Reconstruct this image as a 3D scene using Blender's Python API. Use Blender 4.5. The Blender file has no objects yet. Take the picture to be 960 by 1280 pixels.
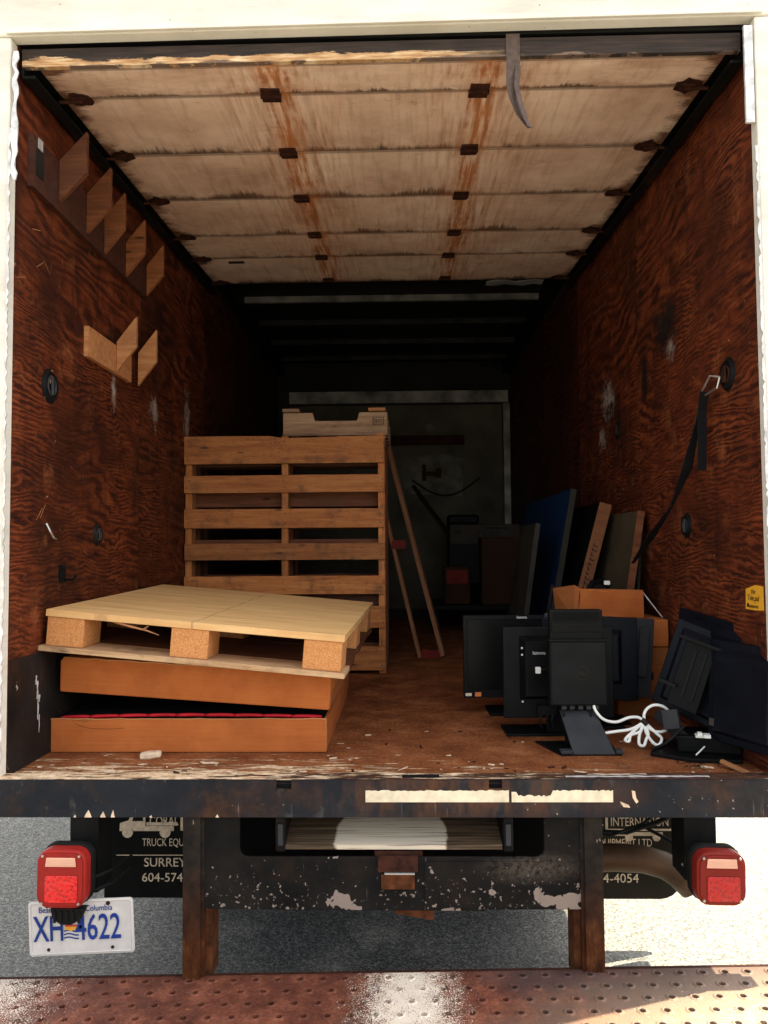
import bpy, bmesh, math, random
from mathutils import Vector, Matrix, Euler
random.seed(7)
R = math.radians
SC = bpy.context.scene
COL = SC.collection

# ------------------------------------------------------------------ camera
cam_d = bpy.data.cameras.new('camera')
cam = bpy.data.objects.new('camera', cam_d); COL.objects.link(cam)
cam.location = (.055, -2.41, .705)
_p, _y, _r = R(2.7), R(1.2), R(.4)
_f = Vector((-math.sin(_y)*math.cos(_p), math.cos(_y)*math.cos(_p), math.sin(_p)))
_x = Vector((math.cos(_y), math.sin(_y), 0)); _u = _x.cross(_f)
_x2 = _x*math.cos(_r)-_u*math.sin(_r); _u2 = _u*math.cos(_r)+_x*math.sin(_r)
_m = Matrix((_x2, _u2, -_f)).transposed()
cam.rotation_euler = _m.to_euler()
cam_d.sensor_fit = 'VERTICAL'; cam_d.sensor_height = 36; cam_d.lens = 36*960/1280
cam_d.clip_start = .05; cam_d.clip_end = 2000
SC.camera = cam

# ------------------------------------------------------------------ light
SUN_EL, SUN_ROT = R(60), R(72)          # from the right, a little beyond the truck
W = bpy.data.worlds.new('World'); SC.world = W; W.use_nodes = True
wn = W.node_tree; wn.nodes.clear()
sky = wn.nodes.new('ShaderNodeTexSky'); sky.sky_type = 'NISHITA'; sky.sun_disc = False
sky.sun_elevation = SUN_EL; sky.sun_rotation = SUN_ROT; sky.dust_density = 3; sky.ozone_density = .6
hs = wn.nodes.new('ShaderNodeHueSaturation'); hs.inputs['Saturation'].default_value = .22
bg = wn.nodes.new('ShaderNodeBackground'); bg.inputs['Strength'].default_value = .13
wo = wn.nodes.new('ShaderNodeOutputWorld')
wn.links.new(sky.outputs[0], hs.inputs['Color']); wn.links.new(hs.outputs[0], bg.inputs['Color']); wn.links.new(bg.outputs[0], wo.inputs[0])
sd = bpy.data.lights.new('sun', 'SUN'); sd.energy = 4.6; sd.angle = R(.5); sd.color = (1, .90, .68)
sun = bpy.data.objects.new('sun', sd); COL.objects.link(sun)
_d = Vector((math.cos(SUN_EL)*math.sin(SUN_ROT), math.cos(SUN_EL)*math.cos(SUN_ROT), math.sin(SUN_EL)))
sun.rotation_euler = _d.to_track_quat('Z', 'Y').to_euler()
SC.view_settings.view_transform = 'Standard'; SC.view_settings.look = 'None'
SC.view_settings.exposure = 2.1; SC.view_settings.gamma = 1

# ------------------------------------------------------------------ materials
class N:
    def __init__(s, name, rough=.8, metal=0., spec=.4):
        s.m = bpy.data.materials.new(name); s.m.use_nodes = True
        s.t = s.m.node_tree; s.b = s.t.nodes['Principled BSDF']
        s.b.inputs['Roughness'].default_value = rough; s.b.inputs['Metallic'].default_value = metal
        s.b.inputs['Specular IOR Level'].default_value = spec
        tc = s.t.nodes.new('ShaderNodeTexCoord'); s.obj = tc.outputs['Object']
        oi = s.t.nodes.new('ShaderNodeObjectInfo'); s.rnd = oi.outputs['Random']
        s.geo = None
    def L(s, a, b): s.t.links.new(a, b)
    def put(s, sock, v):
        if isinstance(v, bpy.types.NodeSocket): s.L(v, sock)
        elif isinstance(v, (tuple, list)) and len(v) == 3 and sock.type == 'RGBA': sock.default_value = (*v, 1)
        else: sock.default_value = v
    def math(s, op, a, b=0., c=None, clamp=False):
        n = s.t.nodes.new('ShaderNodeMath'); n.operation = op; n.use_clamp = clamp
        s.put(n.inputs[0], a); s.put(n.inputs[1], b)
        if c is not None: s.put(n.inputs[2], c)
        return n.outputs[0]
    def vec(s, scale=(1, 1, 1), loc=(0, 0, 0), rot=(0, 0, 0), rand=0.):
        n = s.t.nodes.new('ShaderNodeMapping'); s.L(s.obj, n.inputs[0])
        n.inputs['Scale'].default_value = scale; n.inputs['Rotation'].default_value = rot
        n.inputs['Location'].default_value = loc
        if rand:
            c = s.t.nodes.new('ShaderNodeCombineXYZ')
            for i in range(3): s.L(s.math('MULTIPLY', s.rnd, rand*(1+i*.37)), c.inputs[i])
            s.L(c.outputs[0], n.inputs['Location'])
        return n.outputs[0]
    def xyz(s, v=None):
        n = s.t.nodes.new('ShaderNodeSeparateXYZ'); s.L(v or s.obj, n.inputs[0]); return n.outputs
    def noise(s, v=None, scale=5., detail=4., rough=.55, dist=0.):
        n = s.t.nodes.new('ShaderNodeTexNoise'); s.L(v or s.obj, n.inputs['Vector'])
        n.inputs['Scale'].default_value = scale; n.inputs['Detail'].default_value = detail
        n.inputs['Roughness'].default_value = rough; n.inputs['Distortion'].default_value = dist
        return n.outputs[0]
    def vor(s, v=None, scale=5., out='Distance', feat='F1'):
        n = s.t.nodes.new('ShaderNodeTexVoronoi'); s.L(v or s.obj, n.inputs['Vector']); n.feature = feat
        n.inputs['Scale'].default_value = scale; return n.outputs[out]
    def ramp(s, f, stops, interp='LINEAR'):
        n = s.t.nodes.new('ShaderNodeValToRGB'); s.L(f, n.inputs[0]); e = n.color_ramp; e.interpolation = interp
        while len(e.elements) < len(stops): e.elements.new(.5)
        for i, (p, c) in enumerate(stops):
            e.elements[i].position = p; e.elements[i].color = (*c, 1) if isinstance(c, tuple) else (c, c, c, 1)
        return n.outputs[0]
    def step(s, f, lo, hi):   # 0 below lo, 1 above hi
        n = s.t.nodes.new('ShaderNodeMapRange'); s.L(f, n.inputs[0]) if isinstance(f, bpy.types.NodeSocket) else None
        n.inputs[1].default_value = lo; n.inputs[2].default_value = hi; n.clamp = True
        return n.outputs[0]
    def mix(s, f, a, b, mode='MIX'):
        n = s.t.nodes.new('ShaderNodeMix'); n.data_type = 'RGBA'; n.blend_type = mode
        s.put(n.inputs[0], f); s.put(n.inputs[6], a); s.put(n.inputs[7], b); return n.outputs[2]
    def blob(s, c, r, soft=.6):   # soft-edged ellipsoid of wear at c with radii r
        n = s.t.nodes.new('ShaderNodeVectorMath'); n.operation = 'SUBTRACT'; s.L(s.obj, n.inputs[0]); n.inputs[1].default_value = c
        q = s.t.nodes.new('ShaderNodeVectorMath'); q.operation = 'DIVIDE'; s.L(n.outputs[0], q.inputs[0]); q.inputs[1].default_value = r
        l = s.t.nodes.new('ShaderNodeVectorMath'); l.operation = 'LENGTH'; s.L(q.outputs[0], l.inputs[0])
        return s.math('SUBTRACT', 1., s.step(l.outputs['Value'], 1-soft, 1.))
    def mul(s, *a):
        o = a[0]
        for k in a[1:]: o = s.math('MULTIPLY', o, k)
        return o
    def mx(s, *a):
        o = a[0]
        for k in a[1:]: o = s.math('MAXIMUM', o, k)
        return o
    def col(s, c): s.put(s.b.inputs['Base Color'], c); return s
    def rough(s, f): s.put(s.b.inputs['Roughness'], f)
    def bump(s, h, strength=.3, dist=.003):
        n = s.t.nodes.new('ShaderNodeBump'); n.inputs['Strength'].default_value = strength; n.inputs['Distance'].default_value = dist
        s.L(h, n.inputs['Height']); s.L(n.outputs[0], s.b.inputs['Normal'])

def m_plain(name, c, rough=.6, metal=0., var=.25, scale=12., spec=.15):
    n = N(name, rough, metal, spec)
    a = tuple(x*(1-var) for x in c); b = tuple(min(1, x*(1+var)) for x in c)
    n.col(n.ramp(n.noise(n.vec(rand=7), scale, 6), [(.3, a), (.7, b)]))
    return n.m

def m_stained(dk=1.):
    """red-brown varnished rotary-cut plywood in the YZ plane"""
    n = N('stained_plywood', .5, spec=.22)
    _, y, z = n.xyz()
    warp = n.noise(n.vec((1, .38, 1.15), rand=9.), 2.1, 5, .5, .25)
    l1 = n.math('SINE', n.math('ADD', n.math('MULTIPLY', z, 95.), n.math('MULTIPLY', warp, 82.)))      # broad flames
    w2 = n.noise(n.vec((1, .55, 1.6), rand=4.), 4.2, 5, .55, .3)
    l2 = n.math('SINE', n.math('ADD', n.math('MULTIPLY', z, 330.), n.math('MULTIPLY', w2, 60.)))       # fine ripples
    sel = n.step(n.math('ADD', n.noise(n.vec((1, .5, .8), rand=2), 1.5, 4), n.math('MULTIPLY', z, .05)), .50, .60)
    rg = n.math('ADD', n.math('MULTIPLY', l2, n.math('SUBTRACT', 1., sel)), n.math('MULTIPLY', l1, sel))
    fine = n.noise(n.vec((1, 4, 110), rand=5), 3., 4)
    med = n.noise(n.vec((1, 1.2, 3.6), rand=8), 6., 8, .7)
    fade = n.step(n.noise(n.vec((1, 1, 1.5), rand=12), 3.2, 4), .32, .62)
    g = n.math('ADD', n.mul(rg, n.math('ADD', .25, fade), .115), n.math('ADD', n.math('MULTIPLY', med, .60), n.math('MULTIPLY', fine, .38)))
    c = n.ramp(g, [(.30, (.014*dk, .0028*dk, .0014*dk)), (.43, (.070*dk, .0130*dk, .0040*dk)), (.56, (.145*dk, .031*dk, .0095*dk)), (.78, (.27*dk, .072*dk, .024*dk))])
    big = n.noise(n.vec(rand=3), 1.6, 6, .65)
    c = n.mix(n.mul(n.step(big, .44, .62), .9), c, n.mix(.78, c, (.016, .004, .002)))
    streak = n.noise(n.vec((1, 5, .8), rand=14), 3.4, 6, .65)
    c = n.mix(n.mul(n.step(streak, .52, .68), .6), c, (.020, .005, .0025))
    c = n.mix(n.mul(n.step(n.noise(n.vec(rand=15), 7., 8, .75), .56, .72), .35), c, (.42, .15, .055))
    # dents and pale scratches
    for (ro, th) in ((.5, .70), (-.9, .715), (1.4, .72)):
        sp = n.step(n.noise(n.vec((1, 12, 2.4), rot=(ro, 0, 0), rand=11), 8., 3, .6), th, th+.03)
        c = n.mix(n.math('MULTIPLY', sp, .5), c, (.40, .17, .08))
    sp2 = n.step(n.noise(n.vec(rand=2), 26., 3, .6), .715, .745)
    c = n.mix(n.math('MULTIPLY', sp2, .65), c, (.50, .26, .14))
    pn = n.noise(None, 17., 7, .75)
    pale = n.mx(n.blob((-1.17, .86, 1.40), (.2, .05, .17), 1.), n.blob((-1.17, 1.40, 1.40), (.2, .12, .15), 1.), n.blob((-1.17, 2.0, 1.45), (.2, .12, .30), 1.),
                n.blob((1.17, 1.72, 1.50), (.2, .24, .19), 1.), n.blob((1.17, 1.85, 1.30), (.2, .12, .14), 1.), n.blob((1.17, .76, 1.52), (.2, .10, .085), 1.))
    c = n.mix(n.mul(n.step(n.math('ADD', n.math('MULTIPLY', pale, .55), n.math('MULTIPLY', n.math('SUBTRACT', pn, .5), 1.5)), .22, .60), n.step(pale, .02, .25), .8), c, (.42, .36, .31))
    dark = n.mx(n.blob((1.17, .80, 1.62), (.2, .20, .19), 1.), n.blob((1.17, 1.1, 1.47), (.2, .05, .14), .7), n.blob((-1.17, .95, 1.60), (.2, .24, .10), 1.))
    c = n.mix(n.mul(n.step(n.math('ADD', n.math('MULTIPLY', dark, .7), n.math('MULTIPLY', n.math('SUBTRACT', pn, .5), 1.2)), .12, .45), n.step(dark, .02, .3), .95, n.math('SUBTRACT', 1., n.blob((1.17, .76, 1.52), (.2, .10, .085), .9))), c, (.010, .007, .006))
    n.col(c); n.rough(n.ramp(g, [(.2, .7), (.9, .45)])); n.bump(g, .6, .002)
    return n.m

def m_wood(name, dark, mid, light, dirt=.5, knots=True, rough=.75):
    """raw board, length along local X"""
    n = N(name, rough)
    f = n.noise(n.vec((1.2, 16, 16), rand=9), 2.4, 5, .6, .6)
    fine = n.noise(n.vec((3, 90, 90), rand=4), 3., 3)
    g = n.math('ADD', n.math('MULTIPLY', f, .75), n.math('MULTIPLY', fine, .3))
    c = n.ramp(g, [(.28, dark), (.5, mid), (.72, light)])
    tone = n.math('ADD', .58, n.math('MULTIPLY', n.rnd, .42))
    c = n.mix(1., c, n.ramp(tone, [(0, 0.), (1, 1.)]), 'MULTIPLY')
    if knots:
        k = n.vor(n.vec((2.2, 9, 9), rand=13), 1.7)
        c = n.mix(n.math('SUBTRACT', 1., n.step(k, .05, .13)), c, tuple(x*.25 for x in dark))
    d = n.mx(n.step(n.noise(n.vec(rand=6), 7., 7, .7), .52, .72), n.math('MULTIPLY', n.step(n.noise(n.vec((1, 2.5, 2.5), rand=16), 22., 5, .7), .56, .70), .7))
    c = n.mix(n.math('MULTIPLY', d, dirt), c, (.05, .028, .016))
    n.col(c); n.bump(g, .4, .002)
    return n.m

def m_floor():
    n = N('rusty_floor', .85, spec=.15)
    x, y, z = n.xyz()
    a = n.noise(n.vec((1, 1, 1)), 5., 8, .7); b = n.noise(None, 90., 4, .7)
    c = n.ramp(n.math('ADD', n.math('MULTIPLY', a, .6), n.math('MULTIPLY', b, .4)), [(.34, (.060, .016, .005)), (.5, (.20, .062, .019)), (.64, (.36, .145, .055))])
    c = n.mix(n.mul(n.step(n.noise(n.vec((2, 7, 1)), 3.2, 8, .75), .58, .66), .55), c, (.33, .19, .12))
    # peeled pale top layer near the sill
    near = n.math('SUBTRACT', 1., n.step(y, .02, .34))
    left = n.math('SUBTRACT', 1., n.step(x, -.35, .5))
    pe = n.noise(n.vec((1.3, 9, 1)), 3.6, 9, .72, .5)
    thr = n.math('ADD', n.math('MULTIPLY', near, .10), n.math('MULTIPLY', left, n.math('MULTIPLY', near, .13)))
    p = n.step(n.math('ADD', pe, thr), .66, .70)
    c = n.mix(n.math('MULTIPLY', p, .92), c, n.ramp(n.noise(None, 60, 4), [(.3, (.40, .24, .12)), (.5, (.60, .43, .26)), (.7, (.80, .66, .45))]))
    crumbs = n.step(n.vor(None, 150.), .0, .16)
    c = n.mix(n.mul(n.math('SUBTRACT', 1., crumbs), n.step(n.noise(None, 9., 4), .5, .6), .8), c, (.5, .33, .2))
    n.col(c); n.bump(n.math('ADD', n.math('MULTIPLY', p, .5), n.math('MULTIPLY', b, .6)), .8, .006)
    return n.m

def m_black_paint(name, base=(.016, .017, .019), chips=.3, rust=0., rough=.45, pale=(.45, .40, .34)):
    n = N(name, rough, spec=.06)
    x, y, z = n.xyz()
    c = n.ramp(n.noise(None, 4., 8, .65), [(.3, tuple(k*.6 for k in base)), (.7, tuple(k*2.1 for k in base))])
    r = n.noise(n.vec((1, 1, .5), rand=3), 3.1, 8, .7)
    c = n.mix(n.mul(n.step(r, .60-.22*rust, .74-.16*rust), .25+.75*rust), c, n.ramp(n.noise(None, 25., 6, .7), [(.3, (.045, .015, .006)), (.7, (.20, .075, .025))]))
    ch = n.step(n.noise(n.vec(rand=8), 21., 5, .62), .705-.03*chips, .72-.03*chips)
    zone = n.step(n.noise(n.vec(rand=5), 3.3, 3), .42, .58)
    c = n.mix(n.mul(ch, zone, .9), c, pale)
    st = n.step(n.noise(n.vec((30, 30, 1.6), rand=8), 3.2, 4, .6), .70, .78)
    c = n.mix(n.mul(st, .35*chips+.08), c, pale)
    n.col(c); n.bump(n.noise(None, 60., 5), .25, .002)
    return n.m

def m_bumper():
    n = N('chipped_bumper_paint', .55, spec=.09)
    x, y, z = n.xyz()
    c = n.ramp(n.noise(None, 3., 8, .7), [(.32, (.007, .009, .013)), (.55, (.016, .018, .022)), (.75, (.040, .036, .032))])
    c = n.mix(n.mul(n.step(n.noise(n.vec(loc=(5, 0, 0)), 2.2, 8, .7), .50, .66), .75), c, n.ramp(n.noise(None, 30., 6, .7), [(.3, (.020, .011, .007)), (.7, (.085, .038, .018))]))
    warm = n.mul(n.blob((.25, -.08, -.03), (.6, .3, .1), .9), n.step(n.noise(n.vec((1, 1, .4)), 9., 6, .7), .45, .6), .6)
    c = n.mix(warm, c, (.16, .062, .022))
    right = n.step(x, .2, .9)
    ch = n.step(n.math('ADD', n.noise(n.vec((1, 1, .8)), 48., 4, .65), n.math('MULTIPLY', right, .03)), .70, .72)
    zone = n.step(n.noise(n.vec(loc=(1, 2, 3)), 5., 4), .44, .56)
    c = n.mix(n.mul(ch, zone, .8), c, (.42, .38, .33))
    st = n.step(n.noise(n.vec((34, 1, 1.8)), 3.1, 5, .65), .67, .75)
    c = n.mix(n.mul(st, .28), c, (.36, .34, .32))
    sm = n.step(n.noise(n.vec((2.4, 1, 1.2), loc=(7, 0, 0)), 5., 7, .7), .60, .74)
    c = n.mix(n.mul(sm, .16), c, (.36, .33, .30))
    n.col(c); n.bump(n.noise(None, 60., 5), .3, .002); return n.m

def m_cross_plate():
    n = N('chipped_cross_plate', .7, spec=.05)
    x, y, z = n.xyz()
    c = n.ramp(n.noise(None, 4., 8, .65), [(.3, (.004, .0045, .005)), (.7, (.017, .015, .013))])
    # big primer-grey flakes low on the plate, small specks everywhere
    low = n.math('SUBTRACT', 1., n.step(z, -.34, -.18))
    big = n.step(n.math('ADD', n.noise(n.vec(loc=(3.3, 0, 1.7)), 10., 4, .55), n.math('MULTIPLY', low, .07)), .66, .668)
    sm = n.step(n.math('ADD', n.noise(None, 62., 4, .65), n.math('MULTIPLY', low, .09)), .70, .715)
    smear = n.mul(n.blob((.44, -.05, -.25), (.18, .2, .055), .9), n.step(n.noise(None, 80., 4, .7), .36, .56))
    c = n.mix(n.mul(n.step(n.noise(n.vec((1, 1, 1)), 6., 8, .7), .52, .70), .5), c, (.030, .017, .010))
    c = n.mix(n.mul(smear, .6), c, (.11, .085, .065))
    c = n.mix(n.math('MULTIPLY', n.mx(big, sm), .85), c, (.25, .20, .17))
    run = n.step(n.noise(n.vec((40, 40, 1.4)), 3.5, 4, .6), .71, .76)
    c = n.mix(n.mul(run, .45), c, (.35, .30, .26))
    n.col(c); n.bump(n.noise(None, 50., 5), .3, .002)
    return n.m

def m_post():
    n = N('rusting_post', .8, spec=.06)
    x, y, z = n.xyz()
    a = n.noise(None, 14., 8, .7)
    rust = n.ramp(n.noise(n.vec((1, 1, .4)), 30., 7, .7), [(.3, (.018, .006, .003)), (.55, (.065, .021, .008)), (.75, (.15, .055, .02))])
    black = n.ramp(a, [(.3, (.006, .006, .006)), (.7, (.028, .022, .017))])
    f = n.step(n.math('SUBTRACT', n.math('MULTIPLY', a, .30), z), .40, .66)
    c = n.mix(f, black, rust)
    sp = n.step(n.noise(n.vec((1, 1, .3)), 45., 4, .6), .69, .73)
    c = n.mix(n.mul(sp, n.math('SUBTRACT', 1., f), .7), c, (.42, .34, .26))
    n.col(c); n.bump(a, .4, .003)
    return n.m

def m_door_panel():
    """one section of the overhead door; local x across, local y into the truck (0 = near edge), z thickness"""
    n = N('dirty_door_panel', .75, spec=.2)
    x, y, z = n.xyz()
    c = n.ramp(n.noise(n.vec((1.0, 1.0, 1), rand=5), 2.2, 7, .65), [(.30, (.46, .28, .19)), (.5, (.72, .50, .37)), (.72, (.90, .71, .56))])
    gr = n.noise(n.vec((14, 1.2, 1), rot=(0, 0, .35), rand=5), 3., 4)
    c = n.mix(n.mul(n.step(gr, .50, .72), .36), c, (.30, .18, .12))
    # grime fringes hanging from the far joint (y near .43) and the near joint
    fr = n.step(n.noise(n.vec((60, 3.5, 1), rot=(0, 0, .12), rand=7), 1.6, 8, .8), .34, .84)
    pat = n.noise(n.vec((3.5, .2, 1), rand=17), 1.3, 5, .65)
    d = n.math('SUBTRACT', .425, y)
    f1 = n.math('SUBTRACT', 1., n.step(n.math('SUBTRACT', d, n.math('MULTIPLY', n.math('MULTIPLY', fr, n.step(pat, .42, .74)), .24)), -.014, .022))
    c = n.mix(n.math('MULTIPLY', f1, .9), c, (.05, .024, .013))
    sd_ = n.mul(n.math('SUBTRACT', 1., n.step(d, .0, .16)), n.step(n.noise(n.vec((3, 2, 1), rand=23), 3., 7, .75), .40, .66))
    c = n.mix(n.math('MULTIPLY', sd_, .6), c, (.20, .10, .055))
    f2 = n.math('SUBTRACT', 1., n.step(y, .003, .014)); c = n.mix(n.math('MULTIPLY', f2, .7), c, (.05, .025, .014))
    # rust columns under the hinges
    ax = n.math('ABSOLUTE', n.math('SUBTRACT', n.math('ABSOLUTE', x), .36))
    rn = n.noise(n.vec((22, 1.4, 1), rand=7), 2.4, 5, .6)
    wide = n.math('ADD', .042, n.math('MULTIPLY', n.noise(n.vec((1, 1.2, 1), rand=6), 3., 2), .09))
    patch = n.step(n.noise(n.vec((3.5, 2.2, 1), rand=19), 2.6, 6, .7), .36, .62)
    core = n.math('MULTIPLY', n.math('SUBTRACT', 1., n.math('DIVIDE', ax, wide), clamp=True), n.math('ADD', .38, n.math('MULTIPLY', patch, .9)))
    rust = n.math('MULTIPLY', core, n.step(rn, .34, .66))
    rust2 = n.mul(n.math('SUBTRACT', 1., n.step(ax, .03, .30)), n.step(rn, .44, .66), n.math('ADD', .55, n.math('MULTIPLY', patch, .45)))
    c = n.mix(n.math('MULTIPLY', n.mx(n.step(rust, .0, .42), rust2), .86), c, n.ramp(rn, [(.40, (.58, .19, .035)), (.72, (.22, .055, .014))]))
    # rusted side ends
    yj = n.math('MULTIPLY', n.step(n.math('ABSOLUTE', n.math('SUBTRACT', y, .22)), .10, .22), .07)
    e = n.math('ADD', n.math('ADD', n.math('ABSOLUTE', x), yj), n.math('MULTIPLY', n.noise(n.vec((3, 6, 1), rand=9), 2.5, 7, .75), .24))
    c = n.mix(n.math('MULTIPLY', n.step(e, 1.19, 1.245), .92), c, n.ramp(n.noise(None, 22., 5), [(.35, (.035, .012, .006)), (.7, (.20, .075, .03))]))
    for k_ in range(1):
        st_ = n.step(n.noise(n.vec((1.1, 1.6, 1), rand=21), 4.5, 7, .72), .60, .74)
        c = n.mix(n.mul(st_, .6), c, (.27, .10, .035))
    # fine pale and dark scratches, black specks
    for (ro, th, cc, w) in ((.9, .735, (.75, .66, .54), .5), (-.6, .74, (.75, .66, .54), .45), (-.25, .72, (.12, .06, .03), .6)):
        s_ = n.step(n.noise(n.vec((2.2, 60, 1), rot=(0, 0, ro), rand=11), 1.7, 3, .5), th, th+.02)
        c = n.mix(n.mul(s_, w), c, cc)
    k = n.step(n.noise(n.vec(rand=12), 34., 3, .6), .735, .75)
    c = n.mix(n.mul(k, .75), c, (.06, .025, .014))
    n.col(c); n.bump(gr, .15, .002)
    return n.m

def m_bottom_rail():
    n = N('peeling_bottom_rail', .8)
    x, y, z = n.xyz()          # local z 0..-.062 down
    pe = n.noise(n.vec((1.6, 1, 14)), 3.2, 8, .7)
    t = n.math('ADD', n.math('MULTIPLY', z, -18.), n.math('ADD', .45, n.math('MULTIPLY', pe, 1.25)))
    c = n.ramp(n.noise(n.vec((2, 2, 30)), 3., 5), [(.3, (.012, .008, .007)), (.7, (.05, .032, .024))])
    band = n.math('MULTIPLY', n.step(t, .60, .64), n.math('SUBTRACT', 1., n.step(t, .98, 1.02)))
    right = n.math('SUBTRACT', 1., n.step(n.math('ADD', x, n.math('MULTIPLY', pe, .6)), .45, .75))
    c = n.mix(n.mul(band, right), c, n.ramp(n.noise(n.vec((3, 1, 30)), 4., 5), [(.3, (.30, .13, .045)), (.55, (.58, .36, .18)), (.75, (.80, .66, .45))]))
    c = n.mix(n.mul(n.step(t, .98, 1.02), .8), c, n.ramp(pe, [(.3, (.10, .055, .035)), (.7, (.24, .16, .115))]))
    n.col(c); n.bump(pe, .5, .006)
    return n.m

def m_sill():
    n = N('worn_sill', .7, spec=.2)
    x, y, z = n.xyz()
    a = n.noise(n.vec((1.6, 12, 1)), 4., 9, .75); b = n.noise(None, 40., 6, .7)
    c = n.ramp(b, [(.3, (.012, .008, .006)), (.55, (.06, .025, .013)), (.75, (.17, .075, .035))])
    left = n.math('SUBTRACT', 1., n.step(x, -.75, .9))
    p = n.step(n.math('ADD', a, n.math('MULTIPLY', left, .17)), .60, .64)
    c = n.mix(p, c, n.ramp(b, [(.3, (.38, .20, .09)), (.5, (.66, .48, .30)), (.7, (.85, .74, .55))]))
    n.col(c); n.bump(n.math('ADD', p, b), .6, .004); return n.m

def m_platform():
    n = N('rusted_tread_plate', .65, spec=.2)
    x, y, z = n.xyz()
    a = n.noise(None, 9., 9, .75); b = n.noise(None, 95., 4, .7)
    c = n.ramp(n.math('ADD', n.math('MULTIPLY', a, .7), n.math('MULTIPLY', b, .3)), [(.34, (.030, .009, .006)), (.5, (.110, .034, .019)), (.66, (.26, .090, .050))])
    lil = n.noise(n.vec(loc=(4, 2, 0)), 3., 5)
    c = n.mix(n.mul(n.step(n.math('ADD', lil, n.math('MULTIPLY', x, .3)), .50, .70), .7), c, (.055, .040, .038))
    # worn through to the pale galvanised layer: centre, left end; right end: painted sunlight
    w = n.mx(n.blob((.07, -.25, 0.), (.25, .9, .5), .85), n.blob((-1.30, -.2, 0.), (.55, .9, .5), .85), n.math('MULTIPLY', n.blob((1.15, -.40, 0.), (.80, .38, .5), .8), .55))
    sp = n.noise(None, 230., 3, .7); sp2 = n.noise(None, 26., 6, .7)
    m = n.math('ADD', n.math('MULTIPLY', w, .32), n.math('ADD', n.math('MULTIPLY', sp, .85), n.math('MULTIPLY', sp2, .35)))
    c = n.mix(n.math('MULTIPLY', n.blob((1.2, -.40, 0.), (1.0, .42, .5), .9), .75), c, (.36, .27, .18))  # sunlight on the right end painted as a cream tint
    f = n.step(m, .80, .86)
    c = n.mix(n.math('MULTIPLY', f, .95), c, (.66, .57, .46))
    c = n.mix(n.mul(n.step(n.vor(None, 30.), 0., .10), -1.) if False else n.mul(n.step(sp2, .68, .71), .8), c, (.55, .30, .16))
    n.col(c); n.bump(b, .5, .003)
    return n.m

def m_asphalt():
    n = N('asphalt', .9, spec=.3)
    g = n.noise(None, 210., 4, .85); s = n.vor(None, 150., 'Color')
    sx = n.xyz(s)[0]
    t = n.math('ADD', n.math('MULTIPLY', g, .6), n.math('MULTIPLY', sx, .4))
    c = n.ramp(t, [(.32, (.075, .073, .067)), (.50, (.155, .151, .135)), (.64, (.225, .217, .187)), (.78, (.46, .44, .38))])
    c = n.mix(n.mul(n.step(n.noise(None, .8, 6, .6), .45, .65), .3), c, (.13, .125, .118))
    underbody_shade = n.mul(n.blob((-.1, 1.4, -.9), (1.05, 1.5, .5), .45), n.step(n.noise(None, 3., 6, .6), .25, .5))  # shade under the truck painted into the asphalt, broken by noise
    c = n.mix(n.math('MULTIPLY', underbody_shade, .85), c, n.ramp(t, [(.34, (.007, .007, .0075)), (.55, (.035, .036, .038)), (.76, (.15, .15, .15))]))
    n.col(c); n.bump(t, .45, .004)
    return n.m

def m_cream(name='cream_paint'):
    n = N(name, .5)
    x, y, z = n.xyz()
    c = n.ramp(n.noise(n.vec((1, 1, 4)), 3., 7, .65), [(.3, (.60, .55, .46)), (.6, (.74, .70, .61)), (.8, (.80, .77, .69))])
    d = n.step(n.noise(n.vec((.7, 1, 9)), 4., 7, .7), .62, .72)
    c = n.mix(n.mul(d, .35), c, (.32, .24, .17))
    k = n.step(n.noise(None, 50., 3, .6), .725, .74)
    c = n.mix(n.mul(k, .8), c, (.10, .06, .04))
    n.col(c); n.bump(n.noise(None, 12., 5), .15, .004)
    return n.m

def m_cardboard(name, a, b):
    n = N(name, .85, spec=.2)
    f = n.noise(n.vec((1, 1, 1), rand=7), 6., 6, .6); l = n.noise(n.vec((.6, .6, 55), rand=2), 4., 2)
    c = n.ramp(n.math('ADD', n.math('MULTIPLY', f, .7), n.math('MULTIPLY', l, .3)), [(.3, a), (.7, b)])
    sc = n.step(n.noise(n.vec((2, 2, 40), rot=(0, .3, 0), rand=5), 2., 3), .72, .74)
    c = n.mix(n.mul(sc, .3), c, tuple(min(1, k*1.9) for k in b))
    w = n.step(n.noise(n.vec(rand=9), 3., 7, .7), .50, .70)
    c = n.mix(n.math('MULTIPLY', w, .45), c, tuple(k*.55 for k in a))
    hl = n.step(n.noise(n.vec((1.2, 1.2, 26), rand=13), 3., 5, .6), .68, .74)
    c = n.mix(n.math('MULTIPLY', hl, .3), c, tuple(min(1, k*1.6) for k in b))
    n.col(c); n.bump(n.noise(n.vec((1, 1, 2.5), rand=3), 5., 4, .5), .6, .012)
    return n.m

def m_block():
    n = N('pressed_wood_block', .85)
    s = n.vor(n.vec((1, 1, 1), rand=5), 420., 'Color'); sx = n.xyz(s)[0]
    c = n.ramp(n.math('ADD', n.math('MULTIPLY', sx, .5), n.math('MULTIPLY', n.noise(None, 60., 4), .5)), [(.25, (.40, .155, .045)), (.5, (.50, .21, .068)), (.75, (.60, .28, .10))])
    n.col(c); n.bump(sx, .4, .002); return n.m

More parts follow.
